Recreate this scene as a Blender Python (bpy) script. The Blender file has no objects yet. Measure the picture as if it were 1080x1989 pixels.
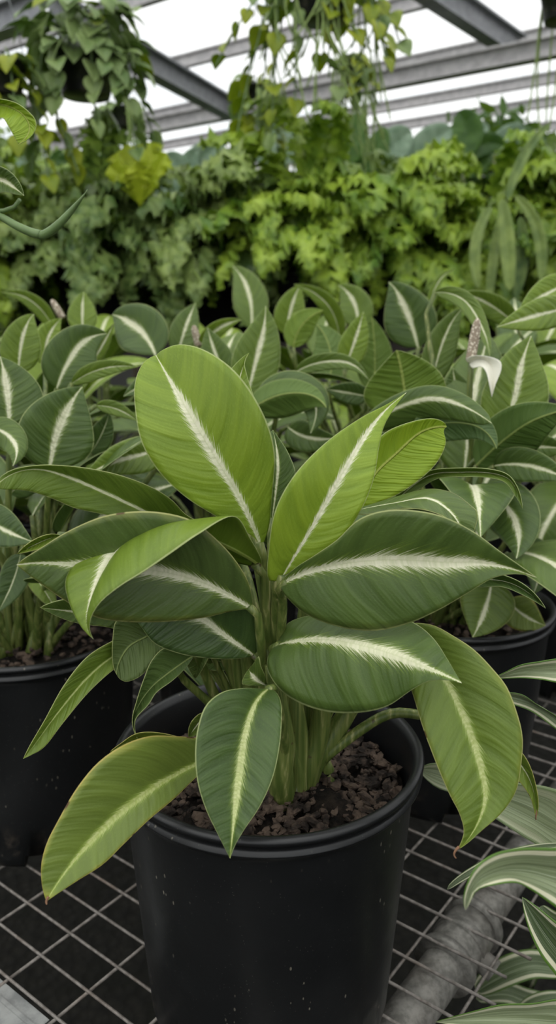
import bpy, math, random
import numpy as np
from mathutils import Vector, Matrix, Euler
random.seed(7); rng = np.random.default_rng(7)
SC = bpy.context.scene; COL = SC.collection
PI = math.pi
# ------------------------------------------------------------------ camera
F = 1550.0; PITCH = math.radians(14.0); ZC = 1.431
CP, SP = math.cos(PITCH), math.sin(PITCH)
BENCH_Z = ZC - 0.631; RIM_Z = ZC - 0.366
def W(x, y, Y):
    """the point at forward distance Y seen at photo position x, y"""
    u = (x - 540) / F; v = (y - 994.5) / F
    dy = CP - v * SP; dz = -SP - v * CP
    k = Y / dy
    return np.array([u * k, Y, ZC + dz * k])
cam = bpy.data.cameras.new('camera'); co = bpy.data.objects.new('camera', cam); COL.objects.link(co)
co.location = (0, 0, ZC); co.rotation_euler = (PI / 2 - PITCH, 0, 0)
cam.sensor_fit = 'VERTICAL'; cam.sensor_height = 36; cam.sensor_width = 36
cam.lens = 36 * F / 1989; cam.clip_start = .02; cam.clip_end = 200
cam.dof.use_dof = True; cam.dof.focus_distance = .62; cam.dof.aperture_fstop = 6.4
SC.camera = co
# ------------------------------------------------------------------ object helpers
def tag(o, label, cat, group=None, kind=None):
    if label: o['label'] = label
    if cat: o['category'] = cat
    if group: o['group'] = group
    if kind: o['kind'] = kind
    return o
def wloc(o):
    p = np.zeros(3)
    while o is not None:
        p = p + np.array(o.location); o = o.parent
    return p
def thing(name, loc, label, cat, group=None):
    o = bpy.data.objects.new(name, None); COL.objects.link(o); o.location = loc
    o.empty_display_size = .05
    return tag(o, label, cat, group)
def mesh_data(name, V, Fc, mats, mi=None, smooth=True, attrs=None):
    me = bpy.data.meshes.new(name)
    me.from_pydata([tuple(map(float, v)) for v in V], [], [tuple(f) for f in Fc])
    for m in mats: me.materials.append(m)
    if mi is not None: me.polygons.foreach_set('material_index', np.asarray(mi, dtype=np.int32))
    me.polygons.foreach_set('use_smooth', np.full(len(me.polygons), smooth))
    for k, a in (attrs or {}).items():
        at = me.attributes.new(k, 'FLOAT', 'POINT'); at.data.foreach_set('value', np.asarray(a, dtype=np.float32))
    me.update(); return me
def link(name, me, parent=None, color=None, origin=None):
    o = bpy.data.objects.new(name, me); COL.objects.link(o)
    if parent is not None: o.parent = parent
    if color is not None: o.color = color
    return o
class MB:
    def __init__(s): s.V = []; s.F = []; s.M = []
    def add(s, V, Fc, m=0):
        b = len(s.V); s.V.extend(np.asarray(V, float).tolist()); s.F.extend([tuple(b + i for i in f) for f in Fc]); s.M.extend([m] * len(Fc))
    def tube(s, P, r, n=8, m=0, cap=True):
        P = np.asarray(P, float); k = len(P); r = np.broadcast_to(np.asarray(r, float), (k,))
        T = np.gradient(P, axis=0); T /= np.linalg.norm(T, axis=1)[:, None] + 1e-12
        ref = np.array([0, 0, 1.]) if abs(T[0][2]) < .9 else np.array([1., 0, 0])
        V = []
        for i in range(k):
            a = np.cross(T[i], ref); a /= np.linalg.norm(a) + 1e-12; b = np.cross(T[i], a); ref = -np.cross(T[i], a) if False else ref
            for j in range(n):
                q = 2 * PI * j / n; V.append(P[i] + r[i] * (math.cos(q) * a + math.sin(q) * b))
        Fc = [(i * n + j, i * n + (j + 1) % n, (i + 1) * n + (j + 1) % n, (i + 1) * n + j) for i in range(k - 1) for j in range(n)]
        if cap: Fc += [tuple(range(n - 1, -1, -1)), tuple((k - 1) * n + j for j in range(n))]
        s.add(V, Fc, m)
    def lathe(s, prof, n=64, c=(0, 0, 0), m=0, fn=None):
        V = []
        for r, z in prof:
            for j in range(n):
                q = 2 * PI * j / n; rr, zz = (r, z) if fn is None else fn(r, z, q)
                V.append((c[0] + rr * math.cos(q), c[1] + rr * math.sin(q), c[2] + zz))
        Fc = [(i * n + j, i * n + (j + 1) % n, (i + 1) * n + (j + 1) % n, (i + 1) * n + j) for i in range(len(prof) - 1) for j in range(n)]
        s.add(V, Fc, m)
    def obox(s, o, ax, ay, az, m=0):
        o, ax, ay, az = map(lambda q: np.asarray(q, float), (o, ax, ay, az))
        V = [o + i * ax + j * ay + k * az for i in (0, 1) for j in (0, 1) for k in (0, 1)]
        s.add(V, [(0, 1, 3, 2), (4, 6, 7, 5), (0, 4, 5, 1), (2, 3, 7, 6), (0, 2, 6, 4), (1, 5, 7, 3)], m)
    def build(s, name, mats, parent=None, color=None, smooth=True):
        mats = mats if isinstance(mats, (list, tuple)) else [mats]
        V = np.asarray(s.V)
        if parent is not None: V = V - wloc(parent)
        return link(name, mesh_data(name, V, s.F, mats, s.M, smooth), parent, color)
def spline(P, n):
    """chord-length Catmull-Rom through the rows of P"""
    P = np.asarray(P, float)
    if len(P) == 2: P = np.array([P[0], (P[0] + P[1]) / 2, P[1]])
    d = np.linalg.norm(np.diff(P, axis=0), axis=1) ** .5 + 1e-9
    t = np.concatenate([[0], np.cumsum(d)])
    m = np.zeros_like(P); k = len(P)
    for i in range(1, k - 1):
        m[i] = ((P[i + 1] - P[i]) / d[i] * d[i - 1] + (P[i] - P[i - 1]) / d[i - 1] * d[i]) / (d[i] + d[i - 1])
    m[0] = 2 * (P[1] - P[0]) / d[0] - m[1]; m[-1] = 2 * (P[-1] - P[-2]) / d[-1] - m[-2]
    def ev(u):
        i = min(max(np.searchsorted(t, u, 'right') - 1, 0), k - 2); h = d[i]; s = (u - t[i]) / h
        return (2 * s**3 - 3 * s**2 + 1) * P[i] + (s**3 - 2 * s**2 + s) * h * m[i] + (-2 * s**3 + 3 * s**2) * P[i + 1] + (s**3 - s**2) * h * m[i + 1]
    fine = np.array([ev(u) for u in np.linspace(0, t[-1], 160)])
    L = np.concatenate([[0], np.cumsum(np.linalg.norm(np.diff(fine, axis=0), axis=1))])
    q = np.linspace(0, L[-1], n)
    return np.stack([np.interp(q, L, fine[:, c]) for c in range(fine.shape[1])], 1)
# ------------------------------------------------------------------ material helpers
class NT:
    def __init__(s, name):
        s.m = bpy.data.materials.new(name); s.m.use_nodes = True; s.t = s.m.node_tree; s.t.nodes.clear()
        s.out = s.t.nodes.new('ShaderNodeOutputMaterial')
    def n(s, ty, **kw):
        o = s.t.nodes.new(ty)
        for k, v in kw.items(): setattr(o, k, v)
        return o
    def put(s, sock, v):
        if v is None: return
        if hasattr(v, 'is_output'): s.t.links.new(v, sock)
        elif isinstance(v, (tuple, list)) and len(v) == 3 and sock.type == 'RGBA': sock.default_value = (*v, 1)
        else: sock.default_value = v
    def math(s, op, a, b=None, c=None, clamp=False):
        o = s.n('ShaderNodeMath', operation=op, use_clamp=clamp); s.put(o.inputs[0], a); s.put(o.inputs[1], b); s.put(o.inputs[2], c); return o.outputs[0]
    def mix(s, f, a, b, blend='MIX'):
        o = s.n('ShaderNodeMix', data_type='RGBA', blend_type=blend); s.put(o.inputs[0], f); s.put(o.inputs[6], a); s.put(o.inputs[7], b); return o.outputs[2]
    def step(s, x, lo, hi, a=0., b=1.):
        o = s.n('ShaderNodeMapRange', interpolation_type='SMOOTHSTEP'); 
        for i, v in enumerate((x, lo, hi, a, b)): s.put(o.inputs[i], v)
        return o.outputs[0]
    def attr(s, name): return s.n('ShaderNodeAttribute', attribute_name=name).outputs['Fac']
    def xyz(s, x, y, z):
        o = s.n('ShaderNodeCombineXYZ'); s.put(o.inputs[0], x); s.put(o.inputs[1], y); s.put(o.inputs[2], z); return o.outputs[0]
    def noise(s, vec, scale, detail=2, rough=.5):
        o = s.n('ShaderNodeTexNoise'); s.put(o.inputs['Vector'], vec); s.put(o.inputs['Scale'], scale); s.put(o.inputs['Detail'], detail); s.put(o.inputs['Roughness'], rough); return o.outputs[0]
    def voro(s, vec, scale, feature='F1'):
        o = s.n('ShaderNodeTexVoronoi', feature=feature); s.put(o.inputs['Vector'], vec); s.put(o.inputs['Scale'], scale); return o
    def pos(s): return s.n('ShaderNodeTexCoord').outputs['Object']
    def bump(s, h, st=.3, dist=.001):
        o = s.n('ShaderNodeBump'); s.put(o.inputs['Strength'], st); s.put(o.inputs['Distance'], dist); s.put(o.inputs['Height'], h); return o.outputs[0]
    def bsdf(s, col, rough=.5, spec=.5, metal=0., normal=None, transl=None, tcol=None):
        o = s.n('ShaderNodeBsdfPrincipled'); s.put(o.inputs['Base Color'], col); s.put(o.inputs['Roughness'], rough)
        s.put(o.inputs['Specular IOR Level'], spec); s.put(o.inputs['Metallic'], metal); s.put(o.inputs['Normal'], normal)
        r = o.outputs[0]
        if transl:
            t = s.n('ShaderNodeBsdfTranslucent'); s.put(t.inputs[0], tcol if tcol is not None else col); 
            mx = s.n('ShaderNodeMixShader'); s.put(mx.inputs[0], transl); s.t.links.new(r, mx.inputs[1]); s.t.links.new(t.outputs[0], mx.inputs[2]); r = mx.outputs[0]
        s.t.links.new(r, s.out.inputs[0]); return s.m
def flat(name, col, rough=.5, spec=.5, metal=0., var=.25, scale=40, transl=None):
    t = NT(name); n = t.noise(t.pos(), scale, 4)
    c = t.mix(t.math('MULTIPLY', n, 1.), tuple(x * (1 - var) for x in col), tuple(min(1, x * (1 + var)) for x in col))
    return t.bsdf(c, rough, spec, metal, transl=transl)
# broad leaf: object colour = (tone dark..lime, stripe strength, yellowing, stripe whiteness)
def leaf_mats():
    def common(t):
        lt, ld, ls = t.attr('lt'), t.attr('ld'), t.attr('ls')
        oi = t.n('ShaderNodeObjectInfo'); sep = t.n('ShaderNodeSeparateColor'); t.t.links.new(oi.outputs['Color'], sep.inputs[0])
        ad = t.math('ABSOLUTE', ld); asd = t.math('ABSOLUTE', ls)
        side = t.math('MULTIPLY', t.math('SIGN', ld), 7.3)
        rnd = t.math('MULTIPLY', oi.outputs['Random'], 31.)
        a = t.math('SUBTRACT', t.math('MULTIPLY', lt, 2.6), t.math('MULTIPLY', t.math('POWER', ad, 1.35), .55))   # coordinate along a side vein
        return lt, ld, ls, sep, ad, asd, side, rnd, a, oi.outputs['Alpha']
    # top
    t = NT('leaf_upper_side'); lt, ld, ls, sep, ad, asd, side, rnd, a, alpha = common(t)
    tone, strp, yel = sep.outputs[0], sep.outputs[1], sep.outputs[2]
    v1 = t.noise(t.xyz(t.math('MULTIPLY', a, 7.), t.math('ADD', side, rnd), t.math('MULTIPLY', ad, .9)), 1., 2)
    v2 = t.noise(t.xyz(t.math('MULTIPLY', a, 34.), t.math('ADD', side, rnd), t.math('MULTIPLY', ad, 1.2)), 1., 1)
    fine = t.noise(t.xyz(t.math('MULTIPLY', a, 46.), t.math('MULTIPLY', ld, 46.), rnd), 1., 2, .6)
    dark = t.mix(t.step(v1, .3, .7), (.042, .076, .020), (.064, .110, .028))
    lime = t.mix(t.step(v1, .3, .7), (.205, .310, .018), (.275, .39, .024))
    base = t.mix(tone, dark, lime)
    base = t.mix(t.math('MULTIPLY', t.step(v2, .4, .7), .06), base, t.mix(tone, (.08, .18, .035), (.34, .46, .05)))
    base = t.mix(t.math('MULTIPLY', t.step(fine, .5, .75), .34), base, t.mix(tone, (.10, .20, .045), (.36, .48, .06)))
    # yellowing towards the margin and tip of an old leaf
    yz = t.math('MULTIPLY', yel, t.math('MAXIMUM', t.step(t.math('ADD', asd, t.math('MULTIPLY', v1, .25)), .96, 1.22), t.step(lt, .94, 1.)))
    base = t.mix(t.math('MULTIPLY', yz, .8), base, (.46, .42, .06))
    base = t.mix(t.math('MULTIPLY', yel, .22), base, (.26, .29, .09))
    bn = t.noise(t.xyz(t.math('MULTIPLY', lt, 13.), side, rnd), 1., 2)
    br = t.math('MULTIPLY', t.math('MULTIPLY', t.step(asd, .955, .985), t.step(bn, .60, .64)), t.step(yel, .2, .4))
    base = t.mix(br, base, (.11, .045, .02))
    # feathered white midrib
    fe = t.noise(t.xyz(t.math('MULTIPLY', t.math('SUBTRACT', t.math('MULTIPLY', lt, 2.6), t.math('MULTIPLY', ad, 1.5)), 84.), t.math('ADD', side, rnd), t.math('MULTIPLY', ad, 1.0)), 1., 2, .6)
    wv = t.n('ShaderNodeFloatCurve'); cv = wv.mapping.curves[0]
    for x, y in ((0, .22), (.12, .40), (.35, .68), (.58, .95), (.70, .80), (.82, .36), (.92, .14), (1, .08)):
        if x in (0, 1): cv.points[0 if x == 0 else -1].location = (x, y)
        else: cv.points.new(x, y)
    wv.mapping.update(); t.put(wv.inputs['Value'], lt)
    wid = t.math('MULTIPLY', wv.outputs[0], t.math('MULTIPLY', strp, .132))
    feather = t.math('MULTIPLY', t.math('MULTIPLY', wid, t.step(fe, .40, .78)), 1.15)
    core = t.math('MULTIPLY', wid, .56)
    lim = t.math('ADD', core, feather)
    halo = t.math('SUBTRACT', 1., t.step(ad, t.math('MULTIPLY', lim, .9), t.math('ADD', t.math('MULTIPLY', lim, 1.9), .03)))
    base = t.mix(t.math('MULTIPLY', halo, .42), base, (.30, .42, .05))
    white = t.math('SUBTRACT', 1., t.step(ad, t.math('MULTIPLY', lim, .86), t.math('ADD', t.math('MULTIPLY', lim, 1.06), .004)))
    white = t.math('MULTIPLY', white, t.step(strp, .02, .3))
    wc = t.mix(t.step(v2, .35, .65), (.86, .84, .62), (.74, .75, .50))
    wc = t.mix(t.math('MULTIPLY', t.step(ad, .006, .016, 1., 0.), .22), wc, (.50, .55, .25))
    wc = t.mix(alpha, t.mix(t.step(v2, .35, .65), (.52, .58, .20), (.38, .46, .10)), wc)
    base = t.mix(white, base, wc)
    rim = t.step(asd, .972, .985)
    base = t.mix(t.math('MULTIPLY', rim, t.math('SUBTRACT', .75, br)), base, t.mix(yel, (.46, .52, .22), (.55, .42, .12)))
    h = t.math('ADD', t.math('MULTIPLY', v1, 1.), t.math('MULTIPLY', v2, .07)); h = t.math('ADD', h, t.math('MULTIPLY', fine, .05))
    nb = t.bump(h, .60, .0034)
    rough = t.math('ADD', .38, t.math('MULTIPLY', fine, .14))
    up = t.bsdf(base, rough, .42, 0, nb, .22, t.mix(.5, base, (.30, .45, .03)))
    # under
    t = NT('leaf_under_side'); lt, ld, ls, sep, ad, asd, side, rnd, a, alpha = common(t)
    tone, yel = sep.outputs[0], sep.outputs[2]
    v1 = t.noise(t.xyz(t.math('MULTIPLY', a, 9.), t.math('ADD', side, rnd), t.math('MULTIPLY', ad, .9)), 1., 2)
    v2 = t.noise(t.xyz(t.math('MULTIPLY', a, 30.), t.math('ADD', side, rnd), t.math('MULTIPLY', ad, 1.)), 1., 1)
    base = t.mix(tone, t.mix(v1, (.060, .115, .034), (.10, .17, .05)), t.mix(v1, (.20, .31, .018), (.31, .43, .022)))
    base = t.mix(t.math('MULTIPLY', t.step(v2, .52, .68), .18), base, t.mix(tone, (.035, .08, .02), (.17, .30, .02)))
    base = t.mix(t.math('MULTIPLY', yel, .45), base, (.40, .38, .08))
    mr = t.step(ad, t.math('ADD', .030, t.math('MULTIPLY', lt, -.018)), .05, 1., 0.)
    base = t.mix(mr, base, t.mix(tone, (.30, .38, .12), (.46, .52, .10)))
    base = t.mix(t.math('MULTIPLY', t.step(asd, .972, .985), .7), base, (.45, .5, .2))
    h = t.math('ADD', v1, t.math('MULTIPLY', v2, -.10)); h = t.math('ADD', h, t.math('MULTIPLY', mr, .5))
    un = t.bsdf(base, .48, .35, 0, t.bump(h, .8, .0035), .25, t.mix(.5, base, (.32, .46, .03)))
    return up, un
M_UP, M_UN = leaf_mats()
def stalk_mat():
    t = NT('petiole_skin'); oi = t.n('ShaderNodeObjectInfo'); p = t.pos()
    mp = t.n('ShaderNodeMapping'); t.put(mp.inputs[0], p); mp.inputs['Scale'].default_value = (260, 260, 10)
    n = t.noise(mp.outputs[0], 1., 3)
    g = t.mix(t.step(n, .35, .65), (.070, .105, .020), (.16, .19, .05))
    g = t.mix(t.math('MULTIPLY', t.step(n, .60, .68), .7), g, (.34, .33, .14))
    g = t.mix(t.step(t.noise(p, 110, 2), .69, .72), g, (.07, .06, .02))
    return t.bsdf(g, .42, .4, 0, t.bump(n, .3, .001))
M_STALK = stalk_mat()
def pot_mat():
    t = NT('black_pot_plastic'); p = t.pos()
    c = t.mix(t.noise(p, 9, 4), (.004, .0045, .005), (.010, .0105, .011))
    mp = t.n('ShaderNodeMapping'); t.put(mp.inputs[0], p); mp.inputs['Scale'].default_value = (1, 1, .45)
    vo = t.voro(mp.outputs[0], 190); sp = t.step(vo.outputs['Distance'], .13, .20, 1., 0.)
    sep = t.n('ShaderNodeSeparateColor'); t.t.links.new(vo.outputs['Color'], sep.inputs[0])
    keep = t.math('GREATER_THAN', sep.outputs[0], .70)
    cl = t.step(t.noise(p, 14, 2), .46, .62)
    c = t.mix(t.math('MULTIPLY', t.math('MULTIPLY', t.math('MULTIPLY', sp, keep), cl), .75), c, (.20, .18, .14))
    vo2 = t.voro(p, 460); sp2 = t.step(vo2.outputs['Distance'], .10, .2, 1., 0.)
    s2 = t.n('ShaderNodeSeparateColor'); t.t.links.new(vo2.outputs['Color'], s2.inputs[0])
    c = t.mix(t.math('MULTIPLY', t.math('MULTIPLY', sp2, t.math('GREATER_THAN', s2.outputs[1], .86)), .5), c, (.16, .15, .13))
    sx = t.n('ShaderNodeSeparateXYZ'); t.put(sx.inputs[0], p)
    dust = t.math('MULTIPLY', t.step(t.noise(p, 26, 5, .7), .50, .72), t.step(sx.outputs[2], .012, .075, 1., 0.))
    c = t.mix(t.math('MULTIPLY', dust, .6), c, (.15, .12, .09))
    sm = t.math('MULTIPLY', t.step(t.noise(p, 7, 3), .52, .7), .20)
    c = t.mix(sm, c, (.030, .031, .030))
    r = t.math('ADD', .26, t.math('MULTIPLY', t.noise(p, 30, 4), .22))
    return t.bsdf(c, r, .45, 0, t.bump(t.noise(p, 160, 3), .15, .0006))
M_POT = pot_mat()
def soil_mat():
    t = NT('dark_soil'); p = t.pos(); n = t.noise(p, 90, 6, .7)
    c = t.mix(t.step(n, .35, .7), (.004, .0035, .003), (.024, .018, .013))
    return t.bsdf(c, .95, .15, 0, t.bump(n, .9, .006))
M_SOIL = soil_mat()
def bark_mat():
    t = NT('bark_chip'); p = t.pos(); n = t.noise(p, 60, 4, .6); n2 = t.noise(p, 300, 3)
    c = t.mix(t.step(n, .38, .62), (.010, .007, .005), (.12, .085, .062)); c = t.mix(t.math('MULTIPLY', n2, .5), c, (.028, .022, .018))
    return t.bsdf(c, .85, .2, 0, t.bump(n2, .6, .002))
M_BARK = bark_mat()
def galv_mat(name, lo, hi, sc=60, rust=.0):
    t = NT(name); p = t.pos(); n = t.noise(p, sc, 5, .65); n2 = t.noise(p, 13, 3)
    c = t.mix(t.step(n, .35, .68), lo, hi)
    c = t.mix(t.math('MULTIPLY', t.step(n2, .5, .72), rust), c, (.15, .085, .05))
    return t.bsdf(c, t.math('ADD', .5, t.math('MULTIPLY', n, .2)), .4, .35, t.bump(n, .25, .0004))
M_WIRE = galv_mat('galvanised_wire', (.13, .115, .10), (.25, .228, .205), 120, .35)
M_PIPE = galv_mat('galvanised_pipe', (.13, .125, .11), (.25, .24, .215), 90, .10)
M_ANGLE = galv_mat('galvanised_angle', (.20, .205, .20), (.34, .345, .33), 45, .06)
M_STEEL = galv_mat('roof_steel', (.24, .245, .26), (.34, .345, .36), 20, .05)
M_PURL = galv_mat('roof_purlin', (.40, .385, .39), (.55, .53, .53), 20, .10)
def strap_mat():
    t = NT('striped_strap_leaf'); lt, ls = t.attr('lt'), t.attr('ls'); asd = t.math('ABSOLUTE', ls)
    oi = t.n('ShaderNodeObjectInfo'); sep = t.n('ShaderNodeSeparateColor'); t.t.links.new(oi.outputs['Color'], sep.inputs[0])
    n = t.noise(t.xyz(t.math('MULTIPLY', ls, 9.), t.math('MULTIPLY', lt, .8), oi.outputs['Random']), 1., 3, .6)
    c = t.mix(t.step(n, .35, .66), t.mix(sep.outputs[0], (.045, .072, .026), (.20, .245, .12)), t.mix(sep.outputs[0], (.09, .13, .052), (.37, .425, .25)))
    ln = t.noise(t.xyz(t.math('MULTIPLY', ls, 26.), t.math('MULTIPLY', lt, .4), 3.), 1., 1)
    c = t.mix(t.math('MULTIPLY', t.step(ln, .60, .66), .5), c, (.50, .56, .40))
    cr = t.math('MULTIPLY', t.step(asd, .62, .68), t.step(asd, .84, .90, 1., 0.))
    c = t.mix(t.math('MULTIPLY', cr, sep.outputs[1]), c, (.72, .70, .50))
    ed = t.step(asd, .86, .92); c = t.mix(t.math('MULTIPLY', ed, sep.outputs[1]), c, (.10, .20, .03))
    return t.bsdf(c, .42, .4, 0, t.bump(ln, .4, .0015), .12)
M_STRAP = strap_mat()
def frond_mat(name, a, b, tr=.25):
    t = NT(name); oi = t.n('ShaderNodeObjectInfo'); n = t.noise(t.pos(), 22, 3)
    f = t.math('ADD', t.math('MULTIPLY', oi.outputs['Random'], .55), t.math('MULTIPLY', t.step(n, .35, .65), .45))
    c = t.mix(f, a, b)
    return t.bsdf(c, .42, .4, 0, None, tr, t.mix(.5, c, (.30, .46, .03)))
M_FERN = frond_mat('fern_frond_green', (.085, .185, .022), (.38, .51, .055))
M_FERN2 = frond_mat('fern_frond_deep_green', (.07, .14, .035), (.36, .46, .13))
M_FERNY = frond_mat('fern_frond_lime', (.42, .54, .02), (.62, .70, .05), .35)
M_BROAD = frond_mat('broad_leaf_grey_green', (.16, .26, .16), (.36, .47, .34), .15)
M_BROADD = frond_mat('broad_leaf_dark_green', (.035, .09, .02), (.09, .19, .03), .25)
M_POTHOS = frond_mat('vine_leaf_green', (.13, .22, .065), (.34, .44, .16), .3)
M_POTHOSY = frond_mat('vine_leaf_yellow_green', (.22, .31, .02), (.42, .46, .03), .4)
M_STRAND = flat('trailing_strand', (.22, .30, .09), .5, .3, 0, .3, 60)
M_VINE = flat('green_vine_skin', (.13, .20, .07), .45, .4, 0, .4, 80)
M_SPATHE = flat('white_spathe', (.82, .80, .68), .45, .4, 0, .08, 50, .15)
def spadix_mat():
    t = NT('spadix_bumps'); vo = t.voro(t.pos(), 300); d = vo.outputs['Distance']
    c = t.mix(t.step(d, .2, .55), (.72, .65, .52), (.28, .22, .16)); return t.bsdf(c, .6, .3, 0, t.bump(d, -.8, .002))
M_SPADIX = spadix_mat()
def floor_mat():
    t = NT('dark_ground'); p = t.pos(); vo = t.voro(p, 45); n = t.noise(p, 6, 4)
    c = t.mix(vo.outputs['Distance'], (.014, .013, .010), (.004, .004, .003)); c = t.mix(t.step(n, .45, .65), c, (.006, .006, .004))
    return t.bsdf(c, .95, .2, 0, t.bump(vo.outputs['Distance'], .8, .01))
def panel_mat():
    t = NT('translucent_roof_sheet'); n = t.noise(t.pos(), 1.2, 3)
    tr = t.n('ShaderNodeBsdfTransparent'); t.put(tr.inputs[0], (.93, .96, .985))
    tl = t.n('ShaderNodeBsdfTranslucent'); t.put(tl.inputs[0], t.mix(n, (.84, .88, .92), (.93, .95, .97)))
    mx = t.n('ShaderNodeMixShader'); mx.inputs[0].default_value = .22
    t.t.links.new(tr.outputs[0], mx.inputs[1]); t.t.links.new(tl.outputs[0], mx.inputs[2]); t.t.links.new(mx.outputs[0], t.out.inputs[0]); return t.m
M_PANEL = panel_mat()
# ------------------------------------------------------------------ leaf builder
def loft(M, L, R, cup=0.0, ripple=0.0, m=7, thick=.0005, mats=None, seed=0):
    """M midrib, L / R margins, n x 3 each, base to tip, top side on the side of cross(R-L, tip direction)"""
    n = len(M); T = np.gradient(M, axis=0); T /= np.linalg.norm(T, axis=1)[:, None] + 1e-12
    wl = np.linalg.norm(L - M, axis=1); wr = np.linalg.norm(R - M, axis=1); hw = max(wl.max(), wr.max(), 1e-4)
    r = np.random.default_rng(seed); ph = r.uniform(0, 6.28, 2); P = np.zeros((n, 2 * m + 1, 3)); lt = np.zeros((n, 2 * m + 1)); ld = lt.copy(); ls = lt.copy()
    Nr = np.cross(R - L, T); Nr /= np.linalg.norm(Nr, axis=1)[:, None] + 1e-12
    tt = np.linspace(0, 1, n)
    for j in range(-m, m + 1):
        s = abs(j) / m; E = L if j < 0 else R; w = wl if j < 0 else wr
        q = M + (E - M) * s
        b = cup * 4 * s * (1 - s) * w
        a = tt * 2.6 - .55 * (s * w / hw) ** 1.35
        b = b + ripple * hw * (np.sin(a * 8.3 + ph[0 if j < 0 else 1]) + .6 * np.sin(a * 13.7 + 2 * ph[1])) * s * (1 - s) * 3 * (w / hw)
        c = j + m
        P[:, c] = q + Nr * b[:, None]; lt[:, c] = tt; ls[:, c] = (-s if j < 0 else s); ld[:, c] = (-1 if j < 0 else 1) * s * w / hw
    k = 2 * m + 1
    N = np.cross(np.gradient(P, axis=1), np.gradient(P, axis=0)); N /= np.linalg.norm(N, axis=2)[:, :, None] + 1e-12
    top = (P + N * thick / 2).reshape(-1, 3); bot = (P - N * thick / 2).reshape(-1, 3); o = n * k
    V = np.concatenate([top, bot]); Fc = []; mi = []
    for i in range(n - 1):
        for j in range(k - 1):
            a, b, c, d = i * k + j, i * k + j + 1, (i + 1) * k + j + 1, (i + 1) * k + j
            Fc.append((a, b, c, d)); mi.append(0); Fc.append((o + d, o + c, o + b, o + a)); mi.append(1)
        for j in (0, k - 1):
            a, d = i * k + j, (i + 1) * k + j
            Fc.append((a, d, o + d, o + a) if j == 0 else (d, a, o + a, o + d)); mi.append(0)
    at = {k_: np.concatenate([x.ravel(), x.ravel()]) for k_, x in (('lt', lt), ('ld', ld), ('ls', ls))}
    return V, Fc, mi, at
def prof(n, a=.60, b=.98):
    t = np.linspace(0, 1, n); w = t ** a * (1 - t) ** b
    return w / w.max()
def lobes(base, n):  # taper so that margins meet the midrib at base and tip
    return base
def traced(parent, mid, e1, e2, under=False, cup=.04, ripple=.010, color=(.5, 1, 0, 1), n=44, name='leaf', mats=None, yoff=-.008, seed=0, label=None):
    """leaf whose midrib and two margins are given as (x, y, Y)"""
    def pts(q):
        return np.array([W(*p) for p in q])
    M = spline(pts(mid), n)
    def edge(e):
        full = [mid[0]] + [p for p in e] + [mid[-1]]
        out = []
        if all(len(p) == 2 for p in e):
            mp = np.array(mid, float); dl = np.concatenate([[0], np.cumsum(np.linalg.norm(np.diff(mp[:, :2], axis=0), axis=1))]); dl /= dl[-1]
            pe = np.array([p[:2] for p in full], float); de = np.concatenate([[0], np.cumsum(np.linalg.norm(np.diff(pe, axis=0), axis=1))]); de /= de[-1]
            for p, u in zip(full, de):
                out.append((p[0], p[1], float(np.interp(u, dl, mp[:, 2])) + yoff * 4 * u * (1 - u)))
        else: out = full
        return spline(pts(out), n)
    A, B = edge(e1), edge(e2)
    i = int(n * .6); Tn = M[i + 1] - M[i - 1]; vd = M[i] - np.array([0, 0, ZC])
    top = np.dot(np.cross(B[i] - A[i], Tn), -vd) > 0
    L, R = (A, B) if top != under else (B, A)
    V, Fc, mi, at = loft(M, L, R, cup, ripple, mats=mats, seed=seed)
    o = link(name, mesh_data(name, V - wloc(parent), Fc, mats or [M_UP, M_UN], mi, True, at), parent, color)
    if label: o['label'] = label
    return o, M
def simple(parent, mid, hw, under=False, fold=.25, roll=0., color=(.4, 1, 0, 1), n=26, cup=.06, ripple=.012, name='leaf', mats=None, pa=(.60, .98), seed=0, m=5, frill=0.):
    """leaf from its midrib (x, y, Y) and half width(s) in photo pixels"""
    hl, hr = hw if isinstance(hw, (tuple, list)) else (hw, hw)
    P = np.array([W(*p) for p in mid]); M = spline(P, n)
    T = np.gradient(M, axis=0); T /= np.linalg.norm(T, axis=1)[:, None]
    vd = M - np.array([0, 0, ZC]); dep = vd[:, 1] * CP - vd[:, 2] * SP; vdn = vd / np.linalg.norm(vd, axis=1)[:, None]
    S = np.cross(T, -vdn) * -1; S /= np.linalg.norm(S, axis=1)[:, None] + 1e-9      # towards the viewer's left when the tip is up
    Nv = np.cross(T, S); Nv /= np.linalg.norm(Nv, axis=1)[:, None]
    sg = np.sign(np.einsum('ij,ij->i', Nv, -vdn))[:, None]; Nv *= sg
    w = prof(n, *pa); cr, sr = math.cos(roll), math.sin(roll)
    k = (dep / F)[:, None] * w[:, None]
    sgn = -1 if under else 1
    Lm = M + k * hl * (S * cr + Nv * (sr + fold * sgn)); Rm = M + k * hr * (-S * cr + Nv * (-sr + fold * sgn))
    i = n // 2
    top = np.dot(np.cross(Rm[i] - Lm[i], T[i]), -vdn[i]) > 0
    L, R = (Lm, Rm) if top != under else (Rm, Lm)
    if frill:
        g = np.random.default_rng(seed + 5); sc_ = k.max() * (hl + hr) / 2 * frill
        L = L + g.normal(0, sc_, L.shape) * w[:, None]; R = R + g.normal(0, sc_, R.shape) * w[:, None]
    V, Fc, mi, at = loft(M, L, R, cup, ripple, m=m, mats=mats, seed=seed)
    return link(name, mesh_data(name, V - wloc(parent), Fc, mats or [M_UP, M_UN], mi, True, at), parent, color), M
def stalk(leaf, P, r0, r1, name='petiole', mat=None, n=18, sheath=0):
    P = spline(np.array(P), n); u = np.linspace(0, 1, n); r = r0 + (r1 - r0) * u
    mb = MB(); mb.tube(P, r, 10); return mb.build(name, mat or M_STALK, leaf)
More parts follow.
